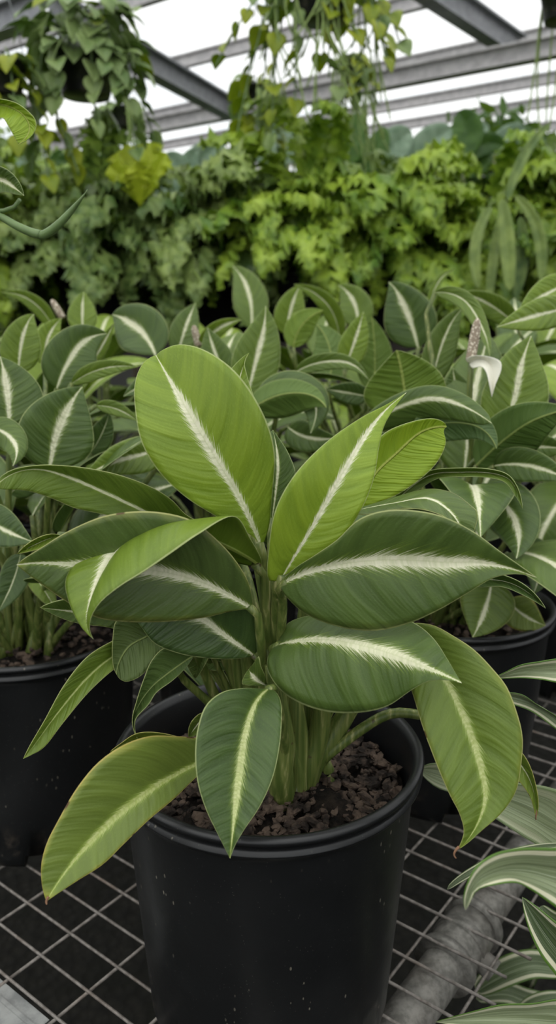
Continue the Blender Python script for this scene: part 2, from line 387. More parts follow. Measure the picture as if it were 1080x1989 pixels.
# ------------------------------------------------------------------ nursery pot
R_TOP, R_BOT, P_H = .1335, .1085, .265
def pot_mesh():
    mb = MB()
    def wall(z): return R_BOT + (R_TOP - .006 - R_BOT) * z / P_H
    z1 = P_H
    prof_ = [(.001, .004), (R_BOT * .86, .004), (R_BOT * .9, .0), (R_BOT - .012, .0), (R_BOT - .005, .002), (R_BOT - .001, .008), (wall(.02), .02), (wall(.06), .06), (wall(.12), .12), (wall(.18), .18), (wall(.24), .24), (wall(.2475), .2475), (R_TOP - .0040, .2478), (R_TOP - .0012, .2488), (R_TOP - .0008, .2510), (R_TOP - .0034, .2526), (R_TOP - .0038, .2545), (R_TOP - .0030, .2580), (R_TOP - .0008, .2592), (R_TOP, .2615), (R_TOP - .0015, .264), (R_TOP - .0045, .265), (R_TOP - .0075, .2640),
             (R_TOP - .0105, .258), (R_TOP - .0115, .24), (wall(.2) - .003, .2), (wall(.12) - .003, .12), (wall(.01) - .004, .01), (.001, .008)]
    def fn(r, z, q):
        if z < .0125 and r > R_BOT * .82:
            k = (q / (2 * PI) * 8 + .35) % 1
            if k < .30: z = z + .020
        return r, z
    mb.lathe(prof_, 128, fn=fn)
    return mesh_data('pot', mb.V, mb.F, [M_POT])
POT_ME = pot_mesh()
def soil_mesh(seed, r=.119, bumps=.006):
    g = np.random.default_rng(seed); V = [(0, 0, .012)]; Fc = []; nr, na = 26, 72
    ph = g.uniform(0, 6.28, (14, 1)); kx = g.normal(0, 1, (14, 2)) * 90
    for i in range(1, nr + 1):
        for j in range(na):
            q = 2 * PI * j / na; x, y = r * i / nr * math.cos(q), r * i / nr * math.sin(q)
            z = .012 * (1 - (i / nr) ** 2) + bumps * float(np.sum(np.sin(kx[:, 0] * x + kx[:, 1] * y + ph[:, 0]))) / 5 + g.normal(0, .0012)
            V.append((x, y, z))
    for j in range(na): Fc.append((0, 1 + j, 1 + (j + 1) % na))
    for i in range(nr - 1):
        for j in range(na):
            a = 1 + i * na + j; b = 1 + i * na + (j + 1) % na; Fc.append((a, a + na, b + na, b))
    return mesh_data('soil', V, Fc, [M_SOIL])
def chips_mesh(seed, count, r=.112, s0=.004, s1=.013):
    g = np.random.default_rng(seed); mb = MB()
    for k in range(count):
        rr = r * math.sqrt(g.uniform(.03, 1)); q = g.uniform(0, 6.28); s = g.uniform(s0, s1) * (1 if g.random() < .85 else 1.4)
        R = Euler(g.uniform(-.6, .6, 3) + np.array([0, 0, g.uniform(0, 6)])).to_matrix()
        V = []
        nn = 6
        for lay, sc in ((-.5, .8), (.0, 1.), (.5, .75)):
            for j in range(nn):
                a = 2 * PI * j / nn; V.append(np.array([math.cos(a) * s * sc * g.uniform(.6, 1.1), math.sin(a) * s * .62 * sc * g.uniform(.6, 1.1), lay * s * g.uniform(.35, .6)]))
        V = np.array(V) @ np.array(R).T + np.array([rr * math.cos(q), rr * math.sin(q), .012 * (1 - (rr / .119) ** 2) + s * .25 + .0035])
        Fc = [(l * nn + j, l * nn + (j + 1) % nn, (l + 1) * nn + (j + 1) % nn, (l + 1) * nn + j) for l in (0, 1) for j in range(nn)] + [tuple(range(nn - 1, -1, -1)), tuple(2 * nn + j for j in range(nn))]
        mb.add(V, Fc)
    return mesh_data('bark_mulch', mb.V, mb.F, [M_BARK], smooth=False)
SOIL_DZ = .222
def potted(x, y, label, group=None, chips=None, soil=None, z=None, name='potted_plant', cat='potted plant', rot=0.):
    t = thing(name, (x, y, (BENCH_Z + .0034) if z is None else z), label, cat, group)
    p = link('pot', POT_ME, t); p.rotation_euler = (0, 0, rot)
    s = link('soil', soil, t); s.location = (0, 0, SOIL_DZ)
    c = link('bark_mulch', chips, s); c['kind'] = 'stuff'
    return t
# ================================================================== main plant
PLANTS = 'variegated plants in black nursery pots'
hero = potted(-.008, .625, 'large plant with lime upright leaves and white midribs, in the black pot nearest the camera', PLANTS, chips_mesh(3, 1500, .115, .0020, .0080), soil_mesh(5), rot=.25)
CR = np.array([.012, .612, RIM_Z - .030])
def T(*p): return list(p)
hero_leaves = {}
def H(key, mid, e1, e2, stem=None, r=(.0032, .0062), foot=None, **kw):
    o, M = traced(hero, mid, e1, e2, seed=hash(key) % 997 if False else sum(map(ord, key)) * 7 + len(key), **kw)
    hero_leaves[key] = o
    if stem is not False:
        f = CR + np.array(foot if foot is not None else (0, 0, 0))
        d = M[0] - M[2]; d /= np.linalg.norm(d) + 1e-9
        P = [M[1], M[0] + d * .004] + [W(*p) for p in (stem or [])] + [f + np.array([0, 0, .02]), f - np.array([0, 0, .012])]
        stalk(o, P, r[0], r[1])
    return o
# lime, upright
H('a', [(507, 1062, .575), (470, 975, .570), (425, 900, .566), (380, 825, .568), (340, 755, .58), (303, 690, .60)],
  [(488, 1040), (420, 1003), (360, 965), (310, 918), (276, 862), (263, 800), (262, 745), (278, 706)],
  [(521, 1030), (529, 960), (533, 875), (512, 805), (462, 727), (402, 682), (350, 669), (318, 679)],
  color=(.78, .85, 0, 1), stem=[(517, 1130, .583), (528, 1260, .597)], foot=(-.012, 0, 0), cup=.03)
H('b', [(545, 1124, .560), (572, 1080, .556), (620, 1000, .553), (665, 920, .556), (710, 845, .57), (745, 800, .583), (790, 762, .60)],
  [(523, 1128), (522, 1065), (535, 990), (570, 925), (630, 862), (700, 812), (752, 785)],
  [(556, 1115), (600, 1098), (660, 1052), (702, 990), (726, 930), (736, 870), (746, 828), (768, 790)],
  color=(.88, .75, 0, 1), stem=[(540, 1160, .575), (535, 1260, .592)], foot=(-.002, -.006, 0), r=(.0045, .0065))
H('c', [(690, 1000, .66), (725, 925, .665), (770, 880, .67), (820, 838, .675), (868, 829, .68)],
  [(690, 960), (715, 880), (745, 843), (790, 822), (840, 813), (862, 820)],
  [(715, 985), (770, 962), (815, 932), (850, 897), (866, 860), (862, 836)],
  color=(1.0, .3, 0, 1), under=True, foot=(.01, .015, 0), stem=[(600, 1130, .64)])
# lime leaf arching over to the left
H('d', [(504, 1100, .578), (440, 1064, .566), (380, 1040, .558), (320, 1030, .553), (275, 1037, .548), (230, 1065, .535), (200, 1110, .522), (178, 1165, .508), (171, 1208, .500), (182, 1242, .495)],
  [(508, 1090, .572), (486, 1046, .556), (455, 1003, .535), (385, 1038, .505), (330, 1076, .493), (280, 1110, .486), (230, 1141, .483), (190, 1176, .484), (174, 1213, .488)],
  [(480, 1098, .585), (430, 1085, .585), (380, 1070, .585), (330, 1052, .580), (270, 1038, .570), (215, 1049, .556), (170, 1072, .542), (140, 1100, .53), (127, 1130, .520), (135, 1172, .510), (157, 1216, .5)],
  color=(.55, .75, 0, 1), cup=.10, ripple=.004, stem=[(515, 1160, .583), (524, 1260, .592)], foot=(-.016, -.008, 0), r=(.0042, .006))
# dark, spreading left
H('e', [(490, 1182, .565), (440, 1153, .556), (385, 1128, .55), (330, 1113, .545), (270, 1104, .541), (200, 1098, .535), (130, 1095, .528), (70, 1093, .52), (32, 1097, .515)],
  [(491, 1175), (482, 1130), (455, 1085), (418, 1045), (375, 1012), (330, 998), (270, 993), (200, 1003), (130, 1033), (80, 1064), (48, 1084)],
  [(450, 1187), (400, 1199), (330, 1207), (250, 1208), (190, 1200), (135, 1172), (95, 1145), (58, 1118)],
  color=(.06, 1.05, .35, 1), stem=[(503, 1215, .568), (510, 1290, .58)], foot=(-.022, -.012, 0), cup=.05)
H('f', [(455, 1075, .63), (380, 1040, .622), (330, 1015, .615), (270, 988, .60), (200, 955, .585), (140, 929, .57), (75, 911, .55), (25, 920, .53), (-12, 948, .515)],
  [(440, 1045), (400, 1020), (362, 1000), (335, 972), (300, 949), (240, 925), (180, 911), (120, 904), (70, 904), (20, 914), (-5, 932)],
  [(410, 1080), (350, 1055), (290, 1030), (240, 1008), (195, 998), (145, 987), (100, 968), (50, 953), (10, 951)],
  color=(.36, .62, .1, 1), foot=(-.02, .01, 0), stem=[(495, 1180, .61)])
# dark, spreading right
H('g', [(550, 1134, .555), (600, 1110, .545), (660, 1096, .538), (730, 1088, .532), (800, 1088, .527), (870, 1092, .521), (930, 1092, .514), (985, 1102, .507), (1043, 1122, .50)],
  [(552, 1124), (572, 1104), (612, 1078), (655, 1048), (695, 1010), (740, 993), (800, 991), (860, 1003), (920, 1033), (970, 1070), (1012, 1100)],
  [(546, 1144), (560, 1163), (590, 1190), (630, 1209), (680, 1222), (730, 1225), (790, 1212), (850, 1186), (910, 1151), (960, 1122), (1000, 1115)],
  color=(.10, 1.12, .12, 1), stem=[(549, 1165, .57), (546, 1255, .585)], foot=(.004, -.012, 0), cup=.06, ripple=.02)
H('h', [(537, 1254, .565), (600, 1243, .547), (660, 1245, .535), (710, 1256, .525), (760, 1270, .514), (820, 1293, .499), (897, 1327, .48)],
  [(545, 1238, .578), (558, 1212, .588), (600, 1196, .584), (670, 1190, .574), (740, 1194, .560), (800, 1208, .540), (840, 1238, .517), (870, 1282, .496), (888, 1313, .485)],
  [(522, 1272, .556), (519, 1295, .55), (530, 1322, .542), (552, 1347, .535), (590, 1369, .527), (640, 1383, .519), (700, 1384, .511), (752, 1372, .504), (800, 1340, .496), (832, 1323, .490), (865, 1321, .485)],
  color=(.12, 1.0, 0, .85), stem=[(540, 1300, .575), (555, 1400, .59)], foot=(.006, -.018, 0), cup=.06, ripple=.026)
H('i', [(772, 1222, .585), (815, 1245, .565), (860, 1310, .543), (900, 1390, .527), (930, 1475, .514), (942, 1550, .503), (922, 1610, .494), (888, 1652, .486)],
  [(790, 1212), (816, 1210), (846, 1216), (879, 1234), (920, 1261), (958, 1300), (984, 1333), (1003, 1380), (1015, 1430), (1013, 1480), (1003, 1535), (978, 1575), (938, 1612), (908, 1638)],
  [(775, 1262), (786, 1305), (801, 1347), (822, 1416), (836, 1454), (854, 1500), (874, 1545), (893, 1582), (901, 1616), (893, 1642)],
  color=(.40, .72, .35, .15), stem=[(690, 1300, .60), (620, 1420, .61)], foot=(.02, .004, 0), cup=.07, ripple=.014)
M_DRY = flat('dry_brown_tip', (.22, .12, .07), .7, .2, 0, .3, 90)
def dry_tip(key, pts, r=.0011):
    P = spline(np.array([W(*p) for p in pts]), 12); mb = MB(); mb.tube(P, r * np.linspace(1, .45, 12), 8); o = mb.build('dry_tip', M_DRY, hero_leaves[key]); o['label'] = 'dry brown curled tip'
dry_tip('i', [(892, 1645, .487), (885, 1652, .486), (882, 1660, .4855), (886, 1667, .485)])
# drooping over the rim
H('j', [(524, 1338, .535), (496, 1366, .516), (477, 1420, .500), (465, 1500, .484), (456, 1580, .468), (447, 1668, .452)],
  [(505, 1338), (470, 1337), (430, 1345), (400, 1370), (385, 1410), (379, 1460), (384, 1520), (400, 1572), (424, 1622)],
  [(537, 1346), (546, 1366), (547, 1402), (543, 1450), (530, 1510), (505, 1566), (474, 1612), (456, 1643)],
  color=(.04, .82, 0, .25), stem=[(545, 1400, .56)], foot=(-.004, -.026, 0), cup=.04)
H('k', [(440, 1460, .565), (378, 1485, .540), (300, 1528, .512), (230, 1581, .492), (170, 1641, .475), (122, 1700, .46), (90, 1751, .45)],
  [(420, 1440), (380, 1433), (340, 1430), (290, 1430), (240, 1447), (192, 1480), (150, 1530), (115, 1590), (90, 1640), (80, 1682), (82, 1722)],
  [(420, 1480), (380, 1511), (340, 1550), (290, 1592), (240, 1640), (200, 1679), (150, 1711), (112, 1736)],
  color=(.42, .62, .95, .05), stem=[(500, 1450, .585)], foot=(-.02, -.015, 0), cup=.03)
# small and half hidden ones
H('l', [(340, 1212, .60), (285, 1236, .585), (250, 1256, .575), (232, 1285, .568), (227, 1311, .563)],
  [(290, 1205), (245, 1198), (226, 1206), (219, 1240), (219, 1288)], [(335, 1238), (313, 1262), (298, 1285), (272, 1314), (243, 1324)],
  color=(.0, .2, .25, 1), under=True, foot=(-.035, .005, 0), stem=[(390, 1290, .62), (440, 1400, .63)])
H('m', [(378, 1272, .60), (330, 1305, .58), (296, 1333, .57), (271, 1366, .562), (259, 1398, .556), (268, 1437, .552)],
  [(345, 1258), (315, 1261), (294, 1284), (279, 1320), (265, 1363), (257, 1400)], [(360, 1298), (335, 1322), (303, 1346), (289, 1368), (264, 1396), (262, 1415)],
  color=(.05, .2, .1, 1), under=True, foot=(-.03, .0, 0), stem=[(347, 1298, .60), (412, 1372, .62)], r=(.0028, .005))
H('n', [(320, 1215, .61), (220, 1274, .575), (170, 1316, .56), (110, 1387, .545), (64, 1450, .535), (45, 1474, .53)],
  [(270, 1222), (222, 1243), (170, 1275), (125, 1330), (86, 1400), (58, 1448)], [(270, 1272), (222, 1300), (172, 1345), (122, 1405), (84, 1453), (60, 1467)],
  color=(.42, .6, .2, .1), foot=(-.03, .012, 0), stem=[(420, 1300, .64)])
H('o', [(496, 1274, .585), (440, 1236, .58), (390, 1200, .578), (330, 1185, .577), (262, 1200, .575)],
  [(501, 1235), (493, 1192), (465, 1168), (400, 1150), (330, 1158), (280, 1180)], [(450, 1280), (400, 1278), (350, 1270), (300, 1249), (272, 1214)],
  color=(.0, 1.1, 0, 1), foot=(-.02, -.004, 0), stem=[(503, 1320, .59)])
H('p', [(280, 1190, .62), (200, 1192, .60), (130, 1186, .58), (78, 1180, .57)], [(240, 1165), (180, 1160), (120, 1165), (95, 1172)], [(250, 1222), (200, 1217), (140, 1208), (100, 1192)],
  color=(.14, .7, .1, 1), foot=(-.03, .02, 0), stem=[(400, 1280, .65)])
H('q', [(690, 992, .62), (765, 978, .605), (835, 970, .59), (880, 1002, .577), (900, 1042, .569), (903, 1070, .565)],
  [(705, 985, .63), (760, 968, .625), (830, 950, .62), (880, 958, .60), (912, 980, .585), (928, 998, .572), (922, 1028, .566), (908, 1056, .564)],
  [(705, 1000, .60), (765, 990, .585), (820, 990, .57), (866, 1006, .562), (890, 1030, .56), (899, 1052, .562)],
  color=(.16, .55, .2, 1), foot=(.012, .008, 0), stem=[(610, 1110, .62)])
H('r', [(760, 985, .70), (802, 943, .695), (840, 921, .69), (895, 917, .68), (955, 919, .67), (988, 930, .66), (1004, 952, .655), (1015, 988, .65)],
  [(790, 935), (835, 914), (890, 909), (950, 911), (987, 922), (1006, 948)], [(815, 950), (850, 930), (900, 926), (955, 929), (982, 938), (1000, 962)],
  color=(.30, .9, 0, 1), foot=(.02, .025, 0), stem=[(650, 1120, .67)])
H('s', [(528, 1010, .66), (536, 950, .665), (540, 900, .67), (530, 835, .685)], [(510, 960), (505, 900), (515, 855)], [(550, 985), (574, 925), (560, 880), (541, 850)],
  color=(.10, .8, 0, 1), foot=(0, .02, 0), stem=[(530, 1150, .64)])
H('t', [(470, 960, .66), (455, 850, .675), (460, 760, .69), (484, 685, .70)], [(420, 900), (415, 800), (440, 730), (462, 702)], [(500, 900), (500, 800), (480, 730), (475, 705)],
  color=(.60, .6, 0, 1), foot=(-.01, .025, 0), stem=[(510, 1150, .64)])
H('u', [(517, 1331, .555), (495, 1316, .550), (483, 1300, .553)], [(500, 1332), (480, 1331), (470, 1328), (476, 1310)], [(516, 1315), (506, 1292), (503, 1275), (493, 1288)],
  color=(.2, 1.2, .1, 1), foot=(-.008, -.02, 0), stem=[(530, 1390, .57)], n=20, r=(.002, .004))
H('v', [(404, 1385, .60), (385, 1405, .592), (366, 1432, .585)], [(385, 1388), (370, 1405)], [(404, 1402), (388, 1424)], color=(.3, .8, .3, 1), foot=(-.03, 0, 0), n=18, r=(.002, .004), stem=[(440, 1400, .62)])
H('w', [(900, 1130, .62), (960, 1126, .61), (1005, 1138, .60), (1060, 1182, .59)], [(930, 1112), (975, 1116), (1022, 1138)], [(930, 1140), (975, 1140), (1020, 1158)], color=(.05, .4, 0, 1), foot=(.02, .01, 0), stem=[(700, 1180, .63)])
H('x', [(830, 1392, .60), (900, 1415, .59), (970, 1450, .578), (1015, 1490, .57), (1036, 1535, .565), (1041, 1590, .56)],
  [(900, 1395), (970, 1425), (1020, 1470), (1042, 1530), (1046, 1570)], [(890, 1440), (950, 1480), (1000, 1510), (1028, 1545), (1037, 1572)], color=(.55, .5, .6, 1), foot=(.03, 0, 0), stem=[(760, 1386, .61), (690, 1425, .61), (625, 1480, .61)], r=(.004, .0055))
H('y', [(380, 1450, .57), (300, 1438, .56), (250, 1440, .553), (214, 1460, .548)], [(330, 1427), (268, 1424), (232, 1446)], [(330, 1462), (270, 1462), (235, 1462)], color=(.6, .2, .7, 1), under=True, foot=(-.025, 0, 0), stem=[(460, 1440, .60)])
H('z', [(395, 1260, .62), (388, 1285, .618), (379, 1318, .615)], [(370, 1270), (364, 1290), (374, 1312)], [(405, 1275), (396, 1295), (384, 1314)], color=(.1, .2, .2, 1), under=True, foot=(-.025, .01, 0), n=18, r=(.002, .004), stem=[(440, 1330, .63)])
H('zb', [(470, 1290, .63), (430, 1285, .635), (385, 1275, .64), (350, 1255, .645)], [(440, 1262), (400, 1250)], [(440, 1302), (395, 1298), (365, 1275)], color=(.15, .2, .1, 1), under=True, foot=(-.02, .02, 0))
H('zc', [(118, 1040, .58), (85, 1050, .565), (33, 1076, .55)], [(85, 1040), (55, 1055)], [(90, 1062), (55, 1072)], color=(.6, .5, .3, 1), foot=(-.03, .02, 0), stem=[(350, 1130, .62)], n=18)
dry_tip('x', [(1043, 1570, .562), (1041, 1585, .56), (1041, 1592, .56)])
dry_tip('k', [(94, 1742, .451), (90, 1751, .45), (91, 1757, .449)])
# thick sheathing stalks at the base and a dried one
def basal(pts, r0, r1, name='stem'):
    P = [W(*p) for p in pts]; d0 = P[0] * .6 + CR * .4; d0[2] = CR[2] - .010; P = spline(np.array([d0] + P), 16); mb = MB(); mb.tube(P, np.linspace(r0, r1, 16), 12); return mb.build(name, M_STALK, hero)
basal([(545, 1512, .583), (552, 1440, .578), (538, 1350, .575), (528, 1290, .575)], .0115, .0060)
basal([(575, 1500, .600), (578, 1430, .598), (572, 1380, .596), (560, 1290, .595)], .0120, .0065)
basal([(596, 1496, .606), (618, 1430, .606), (625, 1385, .603), (628, 1330, .60)], .0125, .0065)
basal([(604, 1490, .612), (652, 1420, .616), (690, 1360, .615), (740, 1300, .60)], .0120, .0055)
basal([(585, 1490, .625), (600, 1400, .625), (605, 1320, .620)], .0110, .0060)
basal([(535, 1500, .620), (480, 1380, .622), (462, 1280, .618), (452, 1240, .615)], .0100, .0055)
basal([(540, 1500, .612), (500, 1400, .612), (484, 1290, .607), (480, 1240, .60)], .0110, .0060)
basal([(543, 1512, .590), (532, 1430, .588), (520, 1330, .588), (515, 1260, .59)], .0110, .0065)
# ================================================================== neighbours
SOILS = [soil_mesh(21), soil_mesh(22)]; CHIPS = [chips_mesh(31, 260, .112, .003, .009), chips_mesh(32, 260, .112, .003, .009)]
def generic_leaf(seed, L=.17, hw=.042, droop=.5, fold=.2, tw=0.):
    n = 22; t = np.linspace(0, 1, n)
    ang = .15 - droop * t * 1.6
    dx = np.cos(ang); dz = np.sin(ang); M = np.zeros((n, 3)); M[1:, 0] = np.cumsum(dx[1:]) * L / (n - 1); M[1:, 2] = np.cumsum(dz[1:]) * L / (n - 1)
    Tn = np.gradient(M, axis=0); Tn /= np.linalg.norm(Tn, axis=1)[:, None]; S = np.tile([0, 1., 0], (n, 1)); Nn = np.cross(Tn, S)
    a = tw * t; w = prof(n)[:, None] * hw
    Sx = S * np.cos(a)[:, None] + Nn * np.sin(a)[:, None]; Nx = Nn * np.cos(a)[:, None] - S * np.sin(a)[:, None]
    Lm = M + w * (Sx + Nx * fold); Rm = M + w * (-Sx + Nx * fold)
    V, Fc, mi, at = loft(M, Lm, Rm, .06, .014, m=4, seed=seed)
    return mesh_data('leaf', V, Fc, [M_UP, M_UN], mi, True, at)
GEN = [generic_leaf(1, .185, .044, .35, .15, .2), generic_leaf(2, .17, .046, .6, .2, -.2), generic_leaf(3, .20, .040, .8, .3, .3), generic_leaf(4, .16, .040, .2, .35, 0.), generic_leaf(5, .19, .046, 1.0, .15, -.3)]
bd = np.array([.607, .795, 0]); nd = np.array([.795, -.607, 0])
spots = {  # key: (x, Y, label)
 'left': (-.302, .905, 'variegated plant in black pot at the left edge, beside the nearest pot'),
 'right': (.225, .985, 'white midrib plant behind the nearest pot on its right, carrying one white flower'),
 'mid': (-.090, 1.235, 'striped leaf plant directly behind the nearest plant'),
 'r2': (.515, 1.300, 'pale green variegated plant at the right edge behind the white flower'),
 'l2': (-.620, 1.215, 'variegated plant at the left edge, second pot back from the camera'),
 'a': (-.430, 1.500, 'variegated plant behind the left neighbour, one brown flower spike at its left'),
 'b': (.172, 1.570, 'variegated plant two pots behind the nearest plant, right of centre'),
 'c': (-.170, 1.840, 'variegated plant with tall upright leaf near the dark gap under the ferns'),
 'd': (.460, 1.860, 'variegated plant at the right of the far rows, thin pale tips above it'),
 'e': (-.740, 1.780, 'variegated plant far back at the left edge of the bench'),
 'f': (.110, 2.130, 'variegated plant in the last row, under the middle of the fern bank'),
 'g': (-.480, 2.100, 'variegated plant in the last row, under the left half of the fern bank'),
 'h': (.760, 1.640, 'variegated plant in the third row at the right edge'),
 'i': (.600, 1.990, 'variegated plant in the last row at the right edge'),
}
plants = {}
for q, (k, (x, y, lab)) in enumerate(spots.items()):
    plants[k] = potted(x, y, lab, PLANTS, CHIPS[q % 2], SOILS[q % 2], rot=random.uniform(0, 6))
def owner(P):
    best = None
    for k, t in plants.items():
        d = math.hypot(P[0] - t.location.x, (P[1] - t.location.y))
        if best is None or d < best[0]: best = (d, k)
    return best[1]
cnt = {k: 0 for k in plants}
def Mleaf(pts, hw, Y0, Y1=None, tone=.3, strp=1.1, yel=0., who=None, **kw):
    Y1 = Y0 if Y1 is None else Y1; n = len(pts)
    mid = [(p[0], p[1], Y0 + (Y1 - Y0) * i / (n - 1)) for i, p in enumerate(pts)]
    who = who or owner(W(*mid[0])); t = plants[who]; cnt[who] += 1
    o, M = simple(t, mid, hw, color=(tone, strp, yel, 1), seed=int(pts[0][0] * 3 + pts[0][1]), **kw)
    f = np.array([t.location.x, t.location.y, t.location.z + SOIL_DZ]) + np.array([random.uniform(-.03, .03), random.uniform(-.03, .03), 0])
    d = M[0] - M[2]; d /= np.linalg.norm(d)
    stalk(o, [M[0], M[0] + d * .012, (M[0] * .45 + f * .55) + np.array([0, 0, .01]), f], .0028, .006, n=12)
Mleaf([(18, 835), (14, 760), (0, 692)], (60, 66), .90, .92, .12, 1.0, who='left')
Mleaf([(97, 912), (110, 845), (135, 788), (160, 751)], 72, .88, .90, .10, 1.1, who='left')
Mleaf([(36, 725), (43, 660), (55, 625), (66, 610)], 38, 1.10, 1.12, .50, .8, who='l2')
Mleaf([(110, 755), (135, 700), (165, 662), (208, 648)], 50, 1.02, 1.05, .10, 1., who='left')
Mleaf([(162, 650), (160, 605), (163, 566)], 28, 1.40, 1.42, .55, .8)
Mleaf([(302, 690), (280, 650), (245, 622), (218, 611)], 50, 1.25, 1.30, .08, 1.2, who='a')
Mleaf([(165, 725), (198, 672), (222, 626)], 14, 1.08, 1.08, .55, 1.4, who='left')
Mleaf([(140, 745), (200, 716), (268, 713)], 17, 1.0, 1.0, .45, .5, who='left')
Mleaf([(325, 862), (285, 880), (225, 896), (165, 925)], 36, .92, .86, .42, 1.1, who='left')
Mleaf([(176, 880), (200, 838), (212, 800)], 24, .97, .97, .06, .3, who='left')
Mleaf([(187, 788), (225, 794), (268, 818)], 14, .95, .95, .40, .6, who='left')
Mleaf([(-30, 828), (12, 843), (32, 870), (25, 905)], 30, .84, .80, .20, 1.2, who='left', fold=-.3)
Mleaf([(488, 640), (482, 565), (452, 516)], 34, 1.85, 1.9, .30, 1., who='c')
Mleaf([(480, 770), (500, 690), (512, 640), (516, 594)], 46, 1.12, 1.13, .34, 1., who='mid')
Mleaf([(480, 800), (550, 766), (605, 768), (634, 792)], (30, 46), 1.02, .98, .22, .5, under=True, who='mid', fold=.6)
Mleaf([(500, 790), (565, 760), (610, 780), (603, 842)], (40, 40), 1.04, 1.0, .10, .5, who='mid', fold=-.3)
Mleaf([(660, 660), (645, 605), (615, 572), (570, 552)], 18, 1.55, 1.5, .50, .5)
Mleaf([(694, 640), (688, 588), (658, 553)], 32, 1.7, 1.72, .35, 1.1)
Mleaf([(670, 715), (690, 660), (706, 605)], 28, 1.32, 1.32, .62, .9, who='b')
Mleaf([(640, 740), (640, 675), (615, 630)], 38, 1.36, 1.4, .22, .6, under=True, who='b')
Mleaf([(725, 760), (728, 690), (722, 615)], 36, 1.4, 1.4, .30, .6, under=True, who='b')
Mleaf([(812, 675), (792, 610), (768, 562), (755, 548)], 50, 1.45, 1.46, .06, 1.1, who='b')
Mleaf([(832, 610), (845, 560), (862, 535), (886, 522)], 9, 1.6, 1.6, .50, .8)
Mleaf([(838, 745), (862, 660), (880, 622), (900, 597)], 31, 1.15, 1.15, .25, .6, who='right')
Mleaf([(845, 568), (900, 582), (938, 640), (951, 692)], 17, 1.12, 1.02, .35, .8, who='right')
Mleaf([(790, 815), (783, 740), (770, 680)], 80, 1.0, .98, .42, .4, under=True, who='right', fold=.1)
Mleaf([(690, 842), (755, 800), (830, 775), (890, 785), (955, 822)], (26, 40), .96, .80, .12, 1., who='right', fold=-.35, pa=(.6, .6))
Mleaf([(800, 840), (860, 822), (930, 830), (965, 872)], 36, .90, .84, .02, .2, who='right', under=True)
Mleaf([(968, 850), (998, 780), (1014, 705), (1032, 652)], 62, .96, .97, .42, .9, who='right')
Mleaf([(925, 905), (985, 850), (1040, 815), (1110, 795)], (50, 56), .94, .84, .12, .5, who='right', under=True)
Mleaf([(925, 890), (985, 868), (1050, 868), (1110, 872)], 40, .98, .9, .16, .8, who='right')
Mleaf([(1110, 597), (1045, 612), (965, 635)], 32, 1.1, 1.0, .58, 1., who='r2', fold=.1)
Mleaf([(1110, 548), (1055, 575), (1005, 612)], 30, 1.15, 1.1, .62, 1.1, who='r2')
Mleaf([(1000, 628), (945, 588), (895, 568)], 24, 1.35, 1.3, .40, .8)
Mleaf([(938, 950), (985, 985), (1006, 1030), (1003, 1085)], 52, .92, .82, .08, 1.1, who='right', fold=-.1)
Mleaf([(960, 905), (1030, 905), (1110, 935)], 34, .93, .85, .10, 1.0, who='right')
Mleaf([(955, 1130), (942, 1185), (918, 1238)], 52, .88, .85, .28, .8, .2, who='right')
Mleaf([(985, 1165), (1018, 1195), (1060, 1215)], 34, .90, .88, .42, .8, 1., who='right')
Mleaf([(1015, 1050), (1045, 1095), (1035, 1155)], 32, .95, .90, .06, .8, who='right')
Mleaf([(-50, 995), (10, 1030), (64, 1052)], 40, .84, .80, .03, .8, who='left')
Mleaf([(40, 1075), (25, 1130), (-5, 1190)], 28, .86, .82, .02, .3, who='left')
Mleaf([(55, 1100), (85, 1145), (112, 1190)], 20, .86, .82, .45, .3, .2, who='left')
Mleaf([(575, 722), (628, 703), (680, 706), (716, 738)], 17, 1.1, 1.06, .25, 1.2, who='mid')
Mleaf([(715, 770), (670, 762), (632, 756)], 22, 1.12, 1.08, .06, .8, who='mid')
Mleaf([(570, 675), (588, 630), (628, 603)], 28, 1.42, 1.42, .55, .5, who='b', under=True)
Mleaf([(556, 650), (568, 590), (584, 552)], 30, 1.65, 1.65, .55, .9)
Mleaf([(345, 690), (362, 632), (380, 588)], 28, 1.35, 1.38, .22, .9, who='mid')
Mleaf([(388, 672), (428, 636), (470, 621)], 16, 1.3, 1.25, .60, 1.8, who='mid')
Mleaf([(442, 735), (420, 690), (403, 636)], 30, 1.25, 1.26, .20, .9, who='mid')
Mleaf([(105, 640), (60, 584), (2, 568)], 16, 1.4, 1.35, .50, .6)
Mleaf([(88, 710), (94, 655), (120, 618)], 26, 1.2, 1.22, .66, .9, who='left')
Mleaf([(640, 900), (690, 870), (740, 860), (775, 880)], 34, 1.02, .95, .04, .6, who='right')
Mleaf([(560, 830), (600, 850), (660, 850)], 30, 1.1, 1.0, .10, 1., who='mid')
Mleaf([(915, 800), (890, 760), (880, 715)], 30, 1.06, 1.06, .15, 1., who='right')
Mleaf([(350, 760), (300, 745), (240, 770)], 30, 1.15, 1.05, .10, .8, who='mid')
Mleaf([(20, 960), (60, 930), (120, 925)], 30, .95, .92, .06, .6, who='left')
